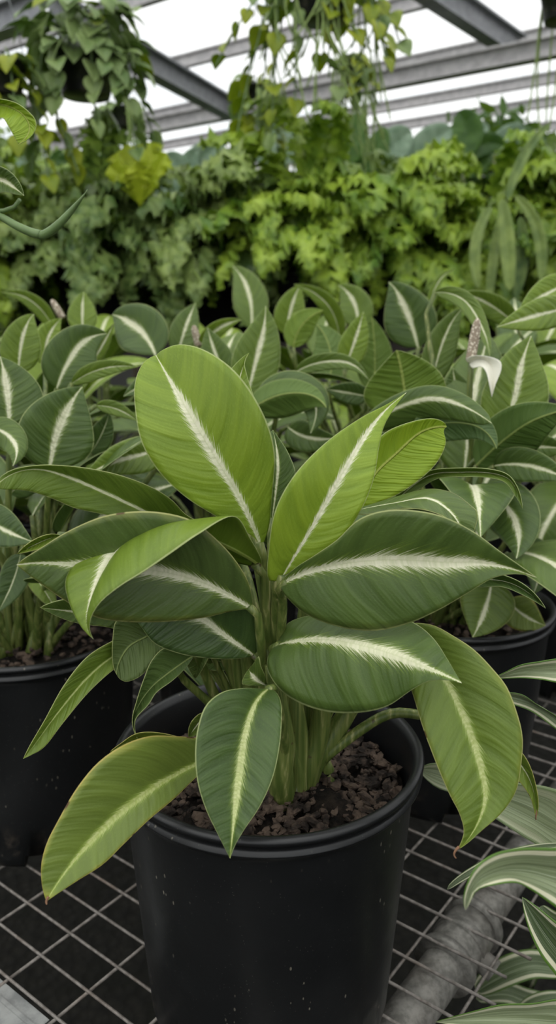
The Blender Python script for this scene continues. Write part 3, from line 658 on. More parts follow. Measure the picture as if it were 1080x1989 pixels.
def fill(k, n, zlo, zhi, spread=1., tone=(.0, .55), seed=0):
    t = plants[k]; g = random.Random(seed)
    for i in range(n):
        az = 2 * PI * (i + g.uniform(-.35, .35)) / n * 2.4; u = (i + .5) / n
        h = zlo + (zhi - zlo) * u; rad = spread * (.03 + .09 * (1 - u) + g.uniform(-.02, .02)); el = -.15 + 1.25 * u ** 1.5 + g.uniform(-.2, .2)
        base = Vector((math.cos(az) * rad, math.sin(az) * rad, h))
        o = link('leaf', GEN[g.randrange(5)], t, (g.uniform(*tone), g.uniform(.6, 1.2), 0, 1))
        o.location = base; o.rotation_euler = (g.uniform(-.35, .35), -el, az + g.uniform(-.4, .4)); s = g.uniform(.85, 1.15); o.scale = (s, s, s)
        mw = Matrix.LocRotScale(o.location, o.rotation_euler, o.scale).inverted()
        f = Vector((math.cos(az) * .02, math.sin(az) * .02, SOIL_DZ)); mid = f.lerp(base, .6) + Vector((0, 0, .02))
        P = spline(np.array([np.array(mw @ base), np.array(mw @ mid), np.array(mw @ f)]), 8); mb = MB(); mb.tube(P, np.linspace(.003, .006, 8), 6)
        link('petiole', mesh_data('petiole', mb.V, mb.F, [M_STALK]), o)
fill('left', 9, .30, .40, 1., (0, .25), 1)
fill('right', 11, .30, .43, 1., (0, .25), 2)
fill('mid', 13, .30, .50, 1., (0, .35), 3)
for q, (k, n, top) in enumerate((('r2', 14, .53), ('l2', 16, .52), ('a', 18, .53), ('b', 16, .54), ('c', 18, .56), ('d', 18, .57), ('e', 18, .55), ('f', 18, .58), ('g', 18, .58), ('h', 16, .55), ('i', 16, .58))):
    fill(k, n, .32, top - .06, 1.1, (.05, .85), 10 + q)
# flowers
def spadix(parent, p0, p1, r, Y):
    a, b = W(*p0, Y), W(*p1, Y); u = np.linspace(0, 1, 14); P = a + (b - a) * u[:, None]
    rr = r * np.sqrt(np.clip(1 - ((u - .12) / .9) ** 4, .05, 1)); rr[-1] = r * .25
    mb = MB(); mb.tube(P, rr, 20); return mb.build('spadix', M_SPADIX, parent)
pr = plants['right']
stm = MB(); stm.tube(spline(np.array([W(915, 700, .99), W(912, 790, .985), W(915, 900, .99), np.array([.225, .985, RIM_Z - .04])]), 20), .0035, 10); fs = stm.build('flower_stalk', M_STALK, pr)
spadix(fs, (914, 700), (928, 618), .0062, .99)
sp, _ = traced(fs, [(912, 705, .985), (930, 697, .975), (950, 705, .965), (957, 735, .955), (955, 772, .95)], [(905, 700), (915, 692), (945, 692), (972, 702), (974, 716), (962, 748)], [(918, 715), (935, 712), (944, 722), (950, 745)],
               name='spathe', mats=[M_SPATHE, M_SPATHE], color=(1, 1, 1, 1), n=24, ripple=0, label='white flower bract')
spadix(plants['mid'], (386, 672), (376, 632), .0062, 1.3)
spadix(plants['a'], (122, 618), (100, 582), .0062, 1.45)
# ================================================================== bench
bench = thing('wire_mesh_bench', (.1, .8, 0), 'galvanised wire mesh plant bench under the black pots', 'bench')
ed = np.array([.220, .673, BENCH_Z])          # a point of the outermost lengthwise wire
b0 = float(np.dot(np.array([-.204, .597, 0]) - ed * np.array([1, 1, 0]), bd))
wires = MB(); r = .0017
S_A, S_B = .037, .074
bref = float(np.dot(np.array([.230, .689, 0]) - ed * np.array([1, 1, 0]), bd)); nA = int((bref - b0) / S_A)
NE = 38
for i in range(-nA, NE + 1):
    o = ed + bd * (bref + S_A * i); wires.tube([o + nd * random.uniform(.018, .031) , o - nd * 1.70], r, 6)
for j in range(23):
    o = ed - nd * S_B * j + np.array([0, 0, -2 * r + .0002]); wires.tube([o + bd * (b0 - .01), o + bd * (bref + S_A * NE + .01)], r, 6)
wires.build('mesh_top', M_WIRE, bench)
rp = .0225
def pipe(name, c, a, b, rad=rp, mat=None):
    m = MB(); m.tube([c + bd * a, c + bd * b] if name != 'cross_pipe' else [c - nd * a, c - nd * b], rad, 28); return m.build(name, mat or M_PIPE, bench)
cp_ = ed + np.array([0, 0, -2 * r - r - rp]) - nd * .048
pp = pipe('support_pipe', cp_, b0 - .20, 1.42)
fit = MB()
fb = float(np.dot(W(955, 1785, .70) - cp_, bd))
for a, b, rr in ((-.034, .034, rp + .0055), (-.040, -.030, rp + .010), (.030, .040, rp + .010), (-.006, .006, rp + .008)):
    fit.tube([cp_ + bd * (fb + a), cp_ + bd * (fb + b)], rr, 28)
fit.tube([cp_ + bd * (fb - .020), cp_ + bd * (fb - .020) - nd * .036], .0075, 16)
fit.tube([cp_ + bd * fb + nd * .01, cp_ + bd * fb + nd * .040 + np.array([0, 0, -.012])], .012, 16)
fit.build('pipe_fitting', M_PIPE, bench)
for a, w_ in ((b0 - .16, 0), (b0 - .16, 1.55), (1.30, 1.55), (1.30, .0)):
    c = cp_ + bd * a - nd * w_; l = MB(); l.tube([c, np.array([c[0], c[1], 0.])], rp, 20); l.build('leg', M_PIPE, bench)
for a in (b0 - .16, 1.30): pipe('cross_pipe', cp_ + bd * a + np.array([0, 0, -rp * 2]), .0, 1.6)
pipe('support_pipe', cp_ - nd * 1.55, b0 - .20, 1.42)
an = MB(); ao = ed + bd * b0 + np.array([0, 0, -.0062]); 
an.obox(ao - nd * 1.70, nd * 1.40, bd * -.042, np.array([0, 0, .003])); an.obox(ao - nd * 1.70 - bd * .042 , nd * 1.40, bd * .003, np.array([0, 0, -.04])); an.obox(ao - nd * 1.70 - bd * .016, nd * 1.40, bd * .004, np.array([0, 0, .0045]))
an.build('edge_angle', M_ANGLE, bench, smooth=False)
# ================================================================== striped cane plant at the right
cane = thing('striped_cane_plant', (.50, .60, 0), 'cream striped strap leaf plant beside the bench at lower right', 'potted plant')
p = link('pot', POT_ME, cane); s = link('soil', SOILS[0], cane); s.location = (0, 0, SOIL_DZ)
st = MB(); st.tube(spline(np.array([(.50, .60, .2), (.505, .595, .4), (.50, .60, .62), (.50, .60, .74)]), 20), np.linspace(.017, .012, 20), 14); st.build('stem', flat('cane_bark', (.16, .12, .08), .8, .2, 0, .4, 60), cane)
CT = np.array([.50, .60, .72])
def D(mid, e1=None, e2=None, hw=None, tone=.8, cream=1., under=False, to_crown=True, **kw):
    if e1 is not None: o, M = traced(cane, mid, e1, e2, under=under, mats=[M_STRAP, M_STRAP], color=(tone, cream, 0, 1), cup=kw.get('cup', -.03), ripple=.004, n=34)
    else: o, M = simple(cane, mid, hw, under=under, fold=kw.get('fold', .2), color=(tone, cream, 0, 1), mats=[M_STRAP, M_STRAP], pa=kw.get('pa', (.5, .45)))
    stalk(o, [M[0], M[0] * .5 + CT * .5 + np.array([0, 0, .03]), CT], .004, .008, n=10)
D([(1130, 1700, .43), (1080, 1690, .425), (1010, 1680, .415), (955, 1692, .40), (922, 1715, .39), (904, 1768, .385)],
  [(1120, 1645), (1080, 1647), (1007, 1648), (955, 1661), (922, 1687), (901, 1738)], [(1120, 1790), (1080, 1763), (1033, 1729), (1005, 1715), (966, 1718), (926, 1729), (914, 1752)], tone=.75, cup=.08)
D([(1130, 1632, .66), (1060, 1596, .655), (1000, 1565, .65), (900, 1525, .65), (812, 1494, .66)], [(1100, 1545), (1060, 1528), (1000, 1520), (900, 1500), (850, 1482)], [(1110, 1690), (1049, 1645), (1023, 1630), (968, 1594), (900, 1548), (845, 1528)], tone=1., cream=.35)
D([(1120, 1298, .60), (1080, 1302, .60), (1020, 1305, .60), (970, 1315, .60), (948, 1317, .60)], [(1100, 1280), (1041, 1286), (1010, 1292), (970, 1311)], [(1100, 1325), (1050, 1320), (1016, 1317), (970, 1318)], tone=.95)
D([(1110, 1425, .62), (1060, 1378, .62), (1010, 1356, .62), (960, 1350, .625)], [(1100, 1405), (1044, 1369), (1010, 1348)], [(1095, 1425), (1030, 1381), (990, 1366)], tone=.5, cream=.8)
D([(1130, 1890, .50), (1080, 1835, .505), (1040, 1780, .51), (1014, 1742, .515)], [(1130, 1830), (1080, 1791), (1033, 1754)], [(1120, 1945), (1080, 1895), (1049, 1853), (1023, 1792)], tone=.0, cream=1.)
D([(1130, 1985, .54), (1060, 1975, .545), (980, 1975, .55), (900, 1980, .555), (845, 1985, .56)], [(1100, 1942), (1033, 1949), (976, 1951), (909, 1967)], [(1100, 2030), (1033, 2015), (976, 2005), (900, 1995)], tone=.95)
D([(1130, 1885, .74), (1080, 1878, .74), (1033, 1872, .74), (981, 1888, .745), (925, 1925, .76)], hw=26, tone=.15, cream=.7)
D([(1130, 1960, .76), (1025, 1942, .76), (985, 1928, .765), (925, 1940, .78)], hw=20, tone=.2, cream=.6)
D([(1110, 1940, .72), (1060, 1945, .72), (1010, 1965, .73)], hw=18, tone=.1, cream=.6)
D([(1120, 1800, .74), (1050, 1850, .76), (1000, 1930, .80), (940, 1990, .84)], hw=22, tone=.05, cream=.6)
D([(1100, 1640, .62), (990, 1660, .61), (905, 1700, .60), (868, 1728, .60)], hw=9, tone=.1, cream=.8)
D([(1130, 1760, .60), (1090, 1790, .6), (1050, 1760, .62)], hw=16, tone=.05, cream=.6)
# ================================================================== vine hanging in at the left
vine = thing('hanging_basket', (-.62, .86, ZC + .18), 'trailing vine reaching in at the left edge, bright curled leaf and bent green pods', 'plant')
pv = MB(); pv.lathe([(.001, 0), (.07, 0), (.095, .12), (.10, .125), (.10, .14), (.093, .14), (.09, .12), (.001, .115)], 40, c=(-.62, .86, ZC + .18)); pv.build('pot', M_POT, vine)
for a in range(3):
    q = 2 * PI * a / 3; hh = MB(); hh.tube([(-.62 + .097 * math.cos(q), .86 + .097 * math.sin(q), ZC + .315), (-.62, .86, ZC + .6)], .0012, 6); hh.build('hanger_wire', M_STEEL, vine)
hh = MB(); hh.tube([(-.62, .86, ZC + .6), (-.62, .86, ZC + 1.80)], .0015, 6); hh.build('hanger_wire', M_STEEL, vine)
VC = np.array([-.57, .85, ZC + .31])
o, M = traced(vine, [(-60, 205, .80), (5, 203, .80), (48, 226, .79), (58, 252, .785), (36, 281, .78)], [(-20, 192), (24, 197), (50, 212), (70, 236), (66, 258)], [(-20, 235), (5, 229), (15, 243), (27, 264)], under=True, color=(1., .2, 0, 1), n=26)
stalk(o, [M[0], W(-90, 190, .82), VC], .002, .003)
o, M = traced(vine, [(-60, 345, .80), (5, 350, .80), (30, 366, .795), (47, 380, .79)], [(-20, 320), (12, 328), (35, 350)], [(-20, 378), (10, 373), (32, 378)], color=(.12, 1.3, 0, 1), n=26)
stalk(o, [M[0], W(-120, 320, .82), VC], .002, .003)
vs = MB(); vs.tube(spline(np.array([VC, W(-140, 300, .83), W(-60, 400, .81), W(0, 410, .80), (W(28, 402, .80)), W(38, 388, .795)]), 40), .0019, 10); vb = vs.build('stem', M_VINE, vine)
pd = MB(); pd.tube(spline(np.array([W(-50, 395, .80), W(0, 420, .80), W(35, 440, .79), W(60, 451, .788), W(80, 456, .785)]), 24), np.linspace(.0030, .0042, 24) , 12); pd.build('seed_pod', M_VINE, vine)
pd = MB(); u = np.linspace(0, 1, 28); pd.tube(spline(np.array([W(80, 458, .785), W(98, 449, .78), W(118, 432, .775), W(145, 402, .77), W(160, 383, .765), W(170, 368, .765)]), 28), .0042 * np.clip(1 - u ** 2.2, .08, 1), 12); pd.build('seed_pod', M_VINE, vine)
# ================================================================== fern bank
def frond_mesh(seed, L=.42, w=.085, lob=9, frill=1., mat=None, droop=1.0, up=1.1):
    g = np.random.default_rng(seed); mb = MB(); n = 24; t = np.linspace(0, 1, n)
    ang = up - (up + droop) * t ** 1.2; M = np.zeros((n, 3)); M[1:, 0] = np.cumsum(np.cos(ang[1:])) * L / (n - 1); M[1:, 2] = np.cumsum(np.sin(ang[1:])) * L / (n - 1)
    mb.tube(M, np.linspace(.004, .0012, n), 5)
    def at(u):
        i = min(int(u * (n - 1)), n - 2); f = u * (n - 1) - i; p = M[i] * (1 - f) + M[i + 1] * f; d = M[i + 1] - M[i]; return p, d / np.linalg.norm(d)
    for k in range(lob):
        u = .22 + .76 * k / (lob - 1); p, d = at(u); S = np.array([0, 1., 0]); N = np.cross(d, S)
        for sg in (-1, 1):
            wl = w * (math.sin(PI * min(1, (u * .85 + .12))) ** .6) * g.uniform(.8, 1.15); dirv = S * sg * .82 + d * .55 + N * g.uniform(-.35, .35)
            dirv /= np.linalg.norm(dirv); sd = np.cross(N, dirv); bw = L / lob * .55
            V = []; nf = 5
            rows = [0, .35, .7]
            for a, ww in zip(rows, (.55, 1., 1.15)):
                for q in (-1, 0, 1):
                    V.append(p + dirv * wl * a + sd * q * bw * ww + N * (.012 * frill * g.normal() + .010 * (1 - abs(q)) - wl * .35 * a * a))
            tips = []
            for q in (-1.5, -.75, 0, .75, 1.5):
                tips.append(len(V)); V.append(p + dirv * wl * (1.12 - .1 * abs(q)) + sd * q * bw * 1.1 + N * (.018 * frill * g.normal() - wl * .45))
                if q < 1.5: tips.append(len(V)); V.append(p + dirv * wl * .86 + sd * (q + .375) * bw * 1.1 + N * (.010 * frill * g.normal() - wl * .25))
            Fc = [(0, 1, 4, 3), (1, 2, 5, 4), (3, 4, 7, 6), (4, 5, 8, 7)]
            e = tips; Fc += [(6, e[1], e[0]), (6, e[3], e[2], e[1]), (6, 7, e[4], e[3]), (7, 8, e[5], e[4]), (8, e[7], e[6], e[5]), (8, e[8], e[7])]
            mb.add(V, Fc)
    return mesh_data('frond', mb.V, mb.F, [mat])
FR = {m.name: [frond_mesh(40 + i, .40 + .04 * i, .085 + .01 * (i % 2), 8 + i % 3, 1., m, .5 + .35 * i, 1.2) for i in range(3)] for m in (M_FERN, M_FERN2, M_FERNY)}
def fern(x, Y, z, r, n, mat, label, seed, scale=1., pot=True, group='ferns in a bank behind the bench', name='fern'):
    g = random.Random(seed); t = thing(name, (x, Y, z), label, 'fern', group)
    if pot:
        m = MB(); m.lathe([(.001, .0), (.10, .0), (.13, .22), (.138, .225), (.138, .25), (.128, .25), (.12, .22), (.001, .21)], 32, c=(x, Y, z)); m.build('pot', M_POT, t)
        s0 = .22
    else: s0 = 0
    for i in range(n):
        az = i * 2.39996 + g.uniform(-.2, .2); u = (i + .5) / n
        o = link('frond', FR[mat.name][g.randrange(3)], t)
        o.location = (math.cos(az) * .03, math.sin(az) * .03, s0 + r * .55 * g.uniform(.0, 1.) * u)
        o.rotation_euler = (g.uniform(-.5, .5), -g.uniform(-.5, .9) * u - .0, az); k = scale * g.uniform(.8, 1.2); o.scale = (k, k, k)
    for i in range(16):
        az = i * 2 * PI / 16 + g.uniform(-.15, .15)
        o = link('frond', FR[mat.name][g.randrange(3)], t); o.location = (math.cos(az) * .09, math.sin(az) * .09, s0 + .03 + g.uniform(0, .06))
        o.rotation_euler = (g.uniform(-.4, .4), g.uniform(.45, 1.0), az); k = scale * g.uniform(.75, 1.0); o.scale = (k, k, k)
    return t
# a staging shelf that carries them
FB_Z = ZC - .10
rack = thing('staging_table', (0, 3.0, 0), 'raised dark staging table carrying the fern bank', 'table')
m = MB(); m.obox((-2.4, 2.82, FB_Z - .05), (4.8, 0, 0), (0, 1.3, 0), (0, 0, .05)); m.build('table_top', flat('weathered_boards', (.035, .03, .026), .9, .2, 0, .4, 12), rack, smooth=False)
for x in (-2.3, 0, 2.25):
    for y in (2.85, 4.03): m = MB(); m.obox((x, y, 0), (.06, 0, 0), (0, .06, 0), (0, 0, FB_Z - .05)); m.build('leg', M_PIPE, rack, smooth=False)
ferns = [(-1.10, 3.05, M_FERN, 'bright fern at the left edge of the fern bank, above the grey leaves'), (-.66, 3.00, M_FERN2, 'dense fine fern in the left half of the bank, right of the left edge fern'), (-.22, 3.08, M_FERN2, 'dark frilled fern left of centre in the bank'), (.10, 2.96, M_FERN, 'pale crested fern in the middle of the bank'),
         (.42, 3.02, M_FERN, 'bright green crested fern right of the middle of the bank'), (.78, 3.08, M_FERN, 'crested fern in the right half of the bank, left of the strap leaves'), (1.16, 3.02, M_FERN, 'pale green fern at the right edge of the fern bank')]
for i, (x, y, mt, lab) in enumerate(ferns): fern(x, y, FB_Z, .44, 46, mt, lab, 60 + i, 1.0)
back = [(-.95, 3.55, M_FERN2, 'dark fern at the back left of the fern bank'), (-.05, 3.5, M_FERN, 'yellowish fern rising at the back of the bank, left of centre'), (.55, 3.55, M_FERN2, 'dark fern at the back of the bank, right of centre'), (1.25, 3.5, M_FERN, 'tall pale fern at the back right of the bank')]
for i, (x, y, mt, lab) in enumerate(back): fern(x, y, FB_Z, .55, 40, mt, lab, 80 + i, 1.05)
# lime bird's nest fern
nest = thing('nest_fern', W(272, 400, 2.75), 'lime green frilled cup shaped fern rising above the left ferns', 'fern')
for i, (x, y, hw, dY) in enumerate(((212, 322, 20, -.03), (230, 294, 24, .02), (262, 284, 24, .05), (296, 276, 25, .04), (322, 296, 20, -.02), (268, 318, 24, -.07), (240, 330, 18, -.06))):
    simple(nest, [(272, 402, 2.75), (272 + (x - 272) * .35, 362, 2.75 + dY * .5), (x, y, 2.75 + dY)], hw, color=(1, 0, 0, 1), mats=[M_FERNY, M_FERNY], pa=(1.15, .18), ripple=.03, cup=.1, name='frond', seed=i, frill=.16)
# strap-leaved plant hanging in the right of the bank
strap = thing('strap_fern', W(980, 420, 2.7), 'broad green strap leaves hanging at the right of the fern bank', 'fern')
for i, (pts, hw) in enumerate((([(975, 385), (985, 470), (990, 565)], 15), ([(1000, 380), (1042, 440), (1050, 545)], 12), ([(955, 400), (925, 470), (930, 560)], 11), ([(980, 400), (962, 480), (950, 590)], 10), ([(985, 390), (1020, 300), (1068, 240)], 10), ([(1010, 420), (1015, 500), (1000, 580)], 12))):
    simple(strap, [(a, b, 2.62 + .02 * i) for a, b in pts], hw, mats=[M_FERN2, M_FERN2], pa=(.4, .4), name='frond', seed=i)
# ================================================================== broad-leaved plants behind
def broad(x, Y, zb, label, leaves, mat, name='broad_leaf_plant'):
    t = thing(name, (x, Y, zb), label, 'plant', 'broad leaved plants behind the ferns')
    for i, (pts, hw) in enumerate(leaves):
        o, M = simple(t, [(a, b, Y + .03 * i) for a, b in pts], hw, mats=[mat, mat], pa=(.5, .6), ripple=.03, seed=i)
        stalk(o, [M[0], M[0] * .5 + np.array([x, Y, zb + .5]) * .5, np.array([x, Y, zb])], .008, .014, n=10)
    return t
bl = lambda x, Y: (x - 540) / F * Y * 1.03
broad(bl(770, 4.3), 4.3, .0, 'grey green broad leaf plant above the ferns, right of centre', [([(740, 330), (765, 285), (800, 255)], 34), ([(800, 330), (830, 285), (878, 250)], 32), ([(760, 330), (720, 300), (690, 265)], 26), ([(790, 330), (860, 310), (905, 300)], 22)], M_BROAD)
broad(bl(690, 4.0), 4.0, .0, 'dark green plant with tall upright leaf above the centre ferns', [([(680, 320), (685, 270), (700, 220)], 30), ([(700, 320), (650, 280), (620, 235)], 28), ([(690, 330), (730, 290), (745, 245)], 24), ([(680, 330), (640, 320), (600, 300)], 22)], M_BROADD)
broad(bl(890, 4.4), 4.4, .0, 'dark broad leaf plant below the tree at the back right', [([(880, 300), (905, 260), (890, 215)], 34), ([(890, 310), (940, 280), (985, 285)], 22), ([(880, 310), (850, 300), (820, 320)], 26), ([(900, 320), (930, 310), (900, 340)], 24)], M_BROADD)
broad(bl(980, 4.6), 4.6, .0, 'pale broad leaf plant at the back right edge', [([(960, 300), (985, 265), (1020, 250)], 20), ([(980, 300), (1020, 285), (1060, 275)], 22), ([(960, 300), (930, 265), (950, 245)], 18)], M_BROAD)
broad(bl(350, 4.2), 4.2, .0, 'grey green broad leaf plant right of the lime fern', [([(350, 380), (350, 330), (320, 300)], 24), ([(340, 380), (370, 345), (405, 350)], 22), ([(360, 370), (370, 310), (385, 290)], 20), ([(345, 370), (400, 300), (440, 275)], 28), ([(340, 380), (310, 350), (300, 380)], 18)], M_BROAD)
broad(bl(180, 4.0), 4.0, .0, 'dark broad leaf plant behind the left hanging basket', [([(190, 370), (205, 310), (215, 260)], 22), ([(170, 380), (150, 330), (110, 310)], 24), ([(180, 380), (180, 350), (215, 340)], 20), ([(150, 390), (90, 360), (50, 370)], 24), ([(160, 390), (110, 340), (120, 290)], 20)], M_BROADD)
broad(bl(60, 4.4), 4.4, .0, 'pale broad leaf plant at the far left under the baskets', [([(70, 400), (60, 340), (30, 300)], 26), ([(60, 400), (100, 350), (120, 320)], 24), ([(50, 400), (20, 370), (-20, 360)], 24), ([(90, 400), (130, 370), (170, 375)], 20)], M_BROAD)
broad(bl(560, 4.4), 4.4, .0, 'pale green plant behind the centre ferns under the hanging pots', [([(560, 320), (540, 270), (500, 245)], 24), ([(570, 320), (585, 270), (620, 250)], 26), ([(560, 330), (520, 300), (470, 290)], 22), ([(580, 330), (640, 300), (670, 290)], 22)], M_BROAD)
# leafy shrubs further back
def leafy(x, Y, zt, r, n, mat, label, seed, ls=.09, name='shrub', cat='shrub', squash=1., group='shrubs at the back of the greenhouse'):
    t = thing(name, (x, Y, 0), label, cat, group); g = np.random.default_rng(seed); mb = MB()
    for i in range(n):
        d = g.normal(size=3); d /= np.linalg.norm(d); c = np.array([x, Y, zt - r * squash]) + d * r * g.uniform(.45, 1.0) * np.array([1, .7, squash])
        a = g.normal(size=3); a[2] -= .5; a /= np.linalg.norm(a); b = np.cross(a, g.normal(size=3)); b /= np.linalg.norm(b); nn = np.cross(a, b); s = ls * g.uniform(.7, 1.3)
        V = [c, c + a * s * .35 + b * s * .25 + nn * s * .06, c + a * s * .35 - b * s * .25 + nn * s * .06, c + a * s * .4, c + a * s * .75 + b * s * .17 - nn * s * .04, c + a * s * .75 - b * s * .17 - nn * s * .04, c + a * s - nn * s * .12]
        mb.add(V, [(0, 1, 3), (0, 3, 2), (1, 4, 3), (3, 5, 2), (3, 4, 6), (3, 6, 5)])
    fo = mb.build('foliage', mat, t); fo['kind'] = 'stuff'
    tr = MB(); tr.tube(spline(np.array([(x, Y, 0), (x + .03, Y, zt * .4), (x, Y, zt - r * squash)]), 12), np.linspace(.05, .02, 12), 8); tr.build('trunk', flat('trunk_bark', (.09, .07, .05), .9, .2), t)
    return t
leafy(bl(905, 5.8), 5.8, ZC + 1.32, .55, 2600, M_BROADD, 'dark leafy tree at the back right under the roof beam', 5, .12, 'tree', 'tree')
leafy(bl(1110, 5.0), 5.0, ZC + 1.12, .50, 2000, M_FERN2, 'leafy shrub at the back right edge', 6, .11)
leafy(bl(655, 5.8), 5.8, ZC + .98, .45, 2200, M_FERN2, 'leafy shrub at the back, under the centre hanging basket', 7, .12)
leafy(bl(430, 6.2), 6.2, ZC + 1.02, .48, 2000, M_BROAD, 'grey green shrub at the back, left of centre', 8, .12)
leafy(bl(270, 5.3), 5.3, ZC + .98, .42, 2000, M_FERN2, 'leafy shrub at the back behind the lime fern', 9, .11)
leafy(bl(60, 5.0), 5.0, ZC + 1.02, .50, 2200, M_POTHOS, 'leafy shrub at the back left edge', 10, .11)
leafy(bl(770, 7.2), 7.2, ZC + 1.15, .50, 2000, M_POTHOS, 'pale leafy shrub at the back between the roof posts', 11, .13)
# low dark growth below the fern bank
# ================================================================== hanging baskets
def heart_mesh(mat, seed):
    n = 10; t = np.linspace(0, 1, n); M = np.stack([t * .068, 0 * t, -.02 * t ** 2], 1); w = (np.array([.35, .78, .98, 1., .93, .8,   .66, .48, .25, 0]) * .034)[:, None]
    back = np.array([-.012, -.01, -.004, 0, 0, 0, 0, 0, 0, 0])[:, None] * np.array([[1, 0, 0]])
    L = M + w * np.array([0, 1, .25]) + back; R = M + w * np.array([0, -1, .25]) + back
    V, Fc, mi, at = loft(M, L, R, .05, .02, m=3, seed=seed); return mesh_data('leaf', V, Fc, [mat, mat], mi, True, at)
HEART = {M_POTHOS.name: heart_mesh(M_POTHOS, 1), M_POTHOSY.name: heart_mesh(M_POTHOSY, 2)}
ROOF_Z = ZC + 1.75
def basket(px, py, Y, rad, label, trails, mat, seed, nleaf=60, ls=1., top=True, strands=0, spread=1.6, droop=.2, hi=.8, group='hanging baskets under the roof', mix=None):
    c = W(px, py, Y); g = random.Random(seed); t = thing('hanging_basket', c, label, 'hanging plant', group)
    h = rad * 1.25; m = MB(); m.lathe([(.001, 0), (rad * .72, 0), (rad * .76, .01), (rad * .97, h * .9), (rad * 1.03, h * .91), (rad * 1.03, h), (rad * .95, h), (rad * .9, h * .85), (.001, h * .82)], 36, c=c); m.build('pot', M_POT, t)
    hk = c + np.array([0, 0, h + .35])
    for a in range(3):
        q = 2 * PI * a / 3 + .4; w = MB(); w.tube([c + np.array([rad * math.cos(q), rad * math.sin(q), h]), hk], .0018, 5); w.build('hanger_wire', M_STEEL, t)
    w = MB(); w.tube([hk, np.array([hk[0], hk[1], ROOF_Z - .03])], .002, 5); w.build('hanger_wire', M_STEEL, t)
    def leaf_at(p, az, dip, s):
        mm = mat if mix is None or g.random() > mix[1] else mix[0]
        o = link('leaf', HEART[mm.name], t); o.location = Vector(p) - Vector(c); o.rotation_euler = (g.uniform(-.5, .5), dip, az); o.scale = (s, s, s)
    for i in range(nleaf):
        az = g.uniform(0, 6.28); k = g.random(); rr = rad * spread * (.35 + .65 * k)
        leaf_at((c[0] + rr * math.cos(az), c[1] + rr * math.sin(az), c[2] + h * (1.0 + hi * g.random()) - droop * k), az + g.uniform(-.7, .7), g.uniform(-.1, .85), ls * g.uniform(.8, 1.35))
    for (ax, ln, out) in trails:
        d = np.array([math.cos(ax), math.sin(ax), 0]); P = [c + np.array([0, 0, h]), c + d * rad * 1.15 + np.array([0, 0, h * 1.1]), c + d * (rad * 1.25 + out * .5) - np.array([0, 0, ln * .45 - h]), c + d * (rad * 1.2 + out) - np.array([0, 0, ln - h])]
        P = spline(np.array(P), 30); m = MB(); m.tube(P, .003, 5); m.build('vine_stem', M_VINE, t)
        for k in range(6, 30, 3):
            leaf_at(P[k], ax + g.uniform(-1.3, 1.3), g.uniform(.35, 1.2), ls * g.uniform(.7, 1.15))
    for k in range(strands):
        a = g.uniform(0, 6.28); d = np.array([math.cos(a), math.sin(a), 0]); ln = g.uniform(.15, .5)
        P = spline(np.array([c + np.array([0, 0, h]), c + d * rad * 1.1 + np.array([0, 0, h * 1.15]), c + d * (rad * 1.5) + np.array([0, 0, h - ln * .5]), c + d * (rad * 1.6) + np.array([g.uniform(-.1, .1), 0, h - ln])]), 16)
        m = MB(); m.tube(P, .0032, 5); m.build('strand', M_STRAND, t)
    return t
basket(168, 190, 2.75, .100, 'hanging basket at upper left, heart leaved vine spilling over its black pot', [(-2.6, .30, .04), (-.4, .32, .06), (-1.2, .25, .03), (-2.0, .18, .03), (3.0, .35, .08), (.2, .30, .10), (-.8, .15, .08)], M_POTHOS, 1, 110, .92, mix=(M_POTHOSY, .07), spread=1.9, droop=.08, hi=1.4)
basket(5, 190, 2.6, .075, 'hanging basket cut by the left edge, yellow green vine over black pot', [(-.3, .35, .05), (-1., .25, .05), (.3, .3, .12), (-1.6, .3, .02)], M_POTHOSY, 2, 26, .9, mix=(M_POTHOS, .45))
basket(240, 250, 3.6, .062, 'small black hanging pot right of and below the upper left basket', [(-.5, .2, .02), (-2.5, .2, .02)], M_POTHOS, 3, 12, .7, strands=16)
basket(628, 42, 2.9, .115, 'largest centre hanging basket at the top edge, yellow green trailing vine', [(-2.7, .55, .05), (-2.2, .45, .02), (-1.5, .35, .02), (-.6, .30, .10), (2.9, .70, .12), (-.2, .25, .12), (-1.1, .25, .05), (3.3, .5, .15), (2.7, .4, .2), (-2.9, .3, .22), (-.9, .35, .16)], M_POTHOSY, 4, 34, .9, strands=44, mix=(M_POTHOS, .35), spread=1.7)
basket(686, 158, 3.4, .055, 'small black hanging pot below the largest centre basket', [(-1.4, .15, .02)], M_POTHOSY, 5, 8, .9, strands=26, mix=(M_POTHOS, .5))
basket(500, 200, 3.5, .050, 'small black hanging pot left of the centre, trailing yellow green leaves', [(-1.2, .25, .02), (-2.2, .4, .02), (.4, .25, .03)], M_POTHOSY, 6, 14, 1., strands=10, mix=(M_POTHOS, .4))
basket(1092, 45, 2.8, .075, 'dark hanging pot at the upper right corner with thin green strands', [], M_POTHOS, 7, 5, .8, strands=8)
# ================================================================== setting
def struct(name, mb, mats, smooth=False):
    o = mb.build(name, mats, None, None, smooth); o['kind'] = 'structure'; return o
m = MB(); m.obox((-9, -6, -.05), (18, 0, 0), (0, 19, 0), (0, 0, .05)); struct('floor', m, floor_mat())
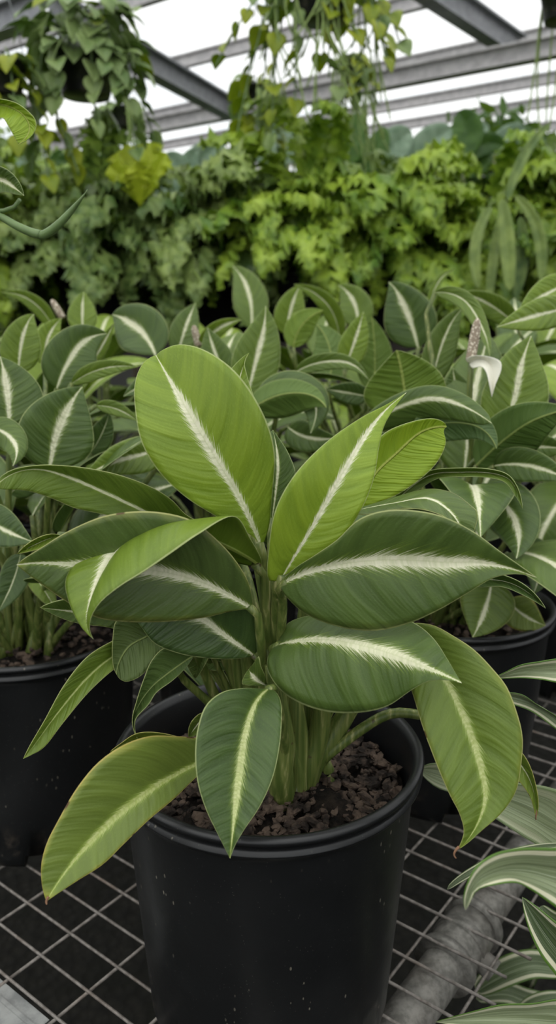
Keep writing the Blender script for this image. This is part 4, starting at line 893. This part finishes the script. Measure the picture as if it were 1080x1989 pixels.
# corrugated roof sheets: ridges run along bd
m = MB(); ns = 640; half = 12.
for k in range(-2, 9):
    b_0, b_1 = -9 + k * 2.4, -9 + (k + 1) * 2.4 + .1
    V = []; o_ = np.array([0, 1.5, ROOF_Z + .06])
    for j in range(ns + 1):
        a = -half + 2 * half * j / ns; z = .014 * math.sin(a / .076 * 2 * PI)
        for b in (b_0, b_1): V.append(o_ + nd * a + bd * b + np.array([0, 0, z + .012 * (k % 2)]))
    m.add(V, [(2 * j, 2 * j + 1, 2 * j + 3, 2 * j + 2) for j in range(ns)])
struct('ceiling', m, M_PANEL, True)
def beam(name, a, b, w, h, mat, flange=True):
    a, b = np.asarray(a, float), np.asarray(b, float); d = b - a; d /= np.linalg.norm(d); s = np.cross(d, [0, 0, 1.]); s /= np.linalg.norm(s); u = np.cross(s, d); L = b - a
    m = MB(); tw = .012
    m.obox(a - s * tw / 2 - u * h / 2, L, s * tw, u * h)
    for sg in (-1, 1): m.obox(a - s * w / 2 + u * (sg * h / 2 - .006), L, s * w, u * .012)
    return struct(name, m, mat)
nb = 0
for b in (1.4, 2.4, 3.4, 4.4, 4.75, 5.4, 6.1, 7.0, 8.0, 9.0):
    o_ = np.array([0, 1.5, ROOF_Z - .01]) + bd * b
    beam('trim_%d' % (nb + 1), o_ - nd * 11, o_ + nd * 11, .05, .075, M_PURL); nb += 1
p0 = W(938, 47, 5.0); zb = p0[2]
beam('roof_beam', p0 - bd * 4.5 , p0 + bd * .55, .09, .125, M_STEEL)
q0 = W(300, 128, 4.6); q1 = W(446, 211, 5.6); dq = (q1 - q0)
beam('roof_beam', q0 - dq * .9, q1 + dq * .05, .09, .11, M_STEEL)
g0 = W(445, 215, 5.7); beam('roof_beam', g0 - nd * 4, g0 + nd * 7, .08, .085, M_PURL)
c0 = W(60, 20, 3.6); beam('roof_beam', c0 - nd * .9, c0 + nd * .06, .09, .10, M_STEEL)
def wall(name, a, b):
    a, b = np.asarray(a, float), np.asarray(b, float); m = MB(); d = b - a; L = np.linalg.norm(d); d /= L; s = np.array([-d[1], d[0], 0]); k = int(L / .04); V = []
    for j in range(k + 1):
        for z in (0, ROOF_Z + .1): V.append(a + d * L * j / k + s * .012 * math.sin(j / 2 * PI) + np.array([0, 0, z]))
    m.add(V, [(2 * j, 2 * j + 2, 2 * j + 3, 2 * j + 1) for j in range(k)]); struct(name, m, M_PANEL, True)
kw = flat('light_blocking_wall', (.05, .05, .045), .9, .2, 0, .3, 4)  # dark walls added to cut side fill and hide the bright far wall
for nm, o_, ax, ay in (('wall_base_back', (-9, 12.6, 0), (18, 0, 0), (0, .1, 0)), ('wall_base_left', (-8.9, -6, 0), (.1, 0, 0), (0, 18.6, 0)), ('wall_base_right', (8.8, -6, 0), (.1, 0, 0), (0, 18.6, 0)), ('wall_base_front', (-9, -5.9, 0), (18, 0, 0), (0, .1, 0))):
    m = MB(); m.obox(o_, ax, ay, (0, 0, {'back': 2.1, 'left': 2.3, 'right': 2.3, 'front': 1.0}[nm.split('_')[-1]])); struct(nm, m, kw)
wall('wall_back', (-9, 12.8, 0), (9, 12.8, 0)); wall('wall_left', (-9, -6, 0), (-9, 12.8, 0)); wall('wall_right', (9, -6, 0), (9, 12.8, 0)); wall('wall_front', (-9, -6, 0), (9, -6, 0))
for i, x in enumerate((-4, -2.3, 1.55, 4.4)):
    m = MB(); m.obox((x, 8.6, 0), (.10, 0, 0), (0, .10, 0), (0, 0, ROOF_Z)); o = struct('post', m, M_STEEL)
# ================================================================== light
w = bpy.data.worlds.new('overcast_sky'); SC.world = w; w.use_nodes = True; nt = w.node_tree; nt.nodes.clear()
out = nt.nodes.new('ShaderNodeOutputWorld'); bg = nt.nodes.new('ShaderNodeBackground'); bg.inputs[0].default_value = (1., .985, .955, 1); bg.inputs[1].default_value = 1.3; nt.links.new(bg.outputs[0], out.inputs[0])
sd = bpy.data.lights.new('sun', 'SUN'); sd.energy = 1.1; sd.angle = math.radians(70); sd.color = (1., .97, .92); so = bpy.data.objects.new('sun', sd); COL.objects.link(so); so.rotation_euler = (math.radians(18), math.radians(-14), 0)
SC.view_settings.view_transform = 'Standard'; SC.view_settings.look = 'None'; SC.view_settings.exposure = 0.18; SC.view_settings.gamma = 1; SC.view_settings.use_curve_mapping = False
cy = SC.cycles; cy.max_bounces = 7; cy.diffuse_bounces = 4; cy.glossy_bounces = 2; cy.transmission_bounces = 4; cy.transparent_max_bounces = 10; cy.use_denoising = True; cy.caustics_reflective = False; cy.caustics_refractive = False
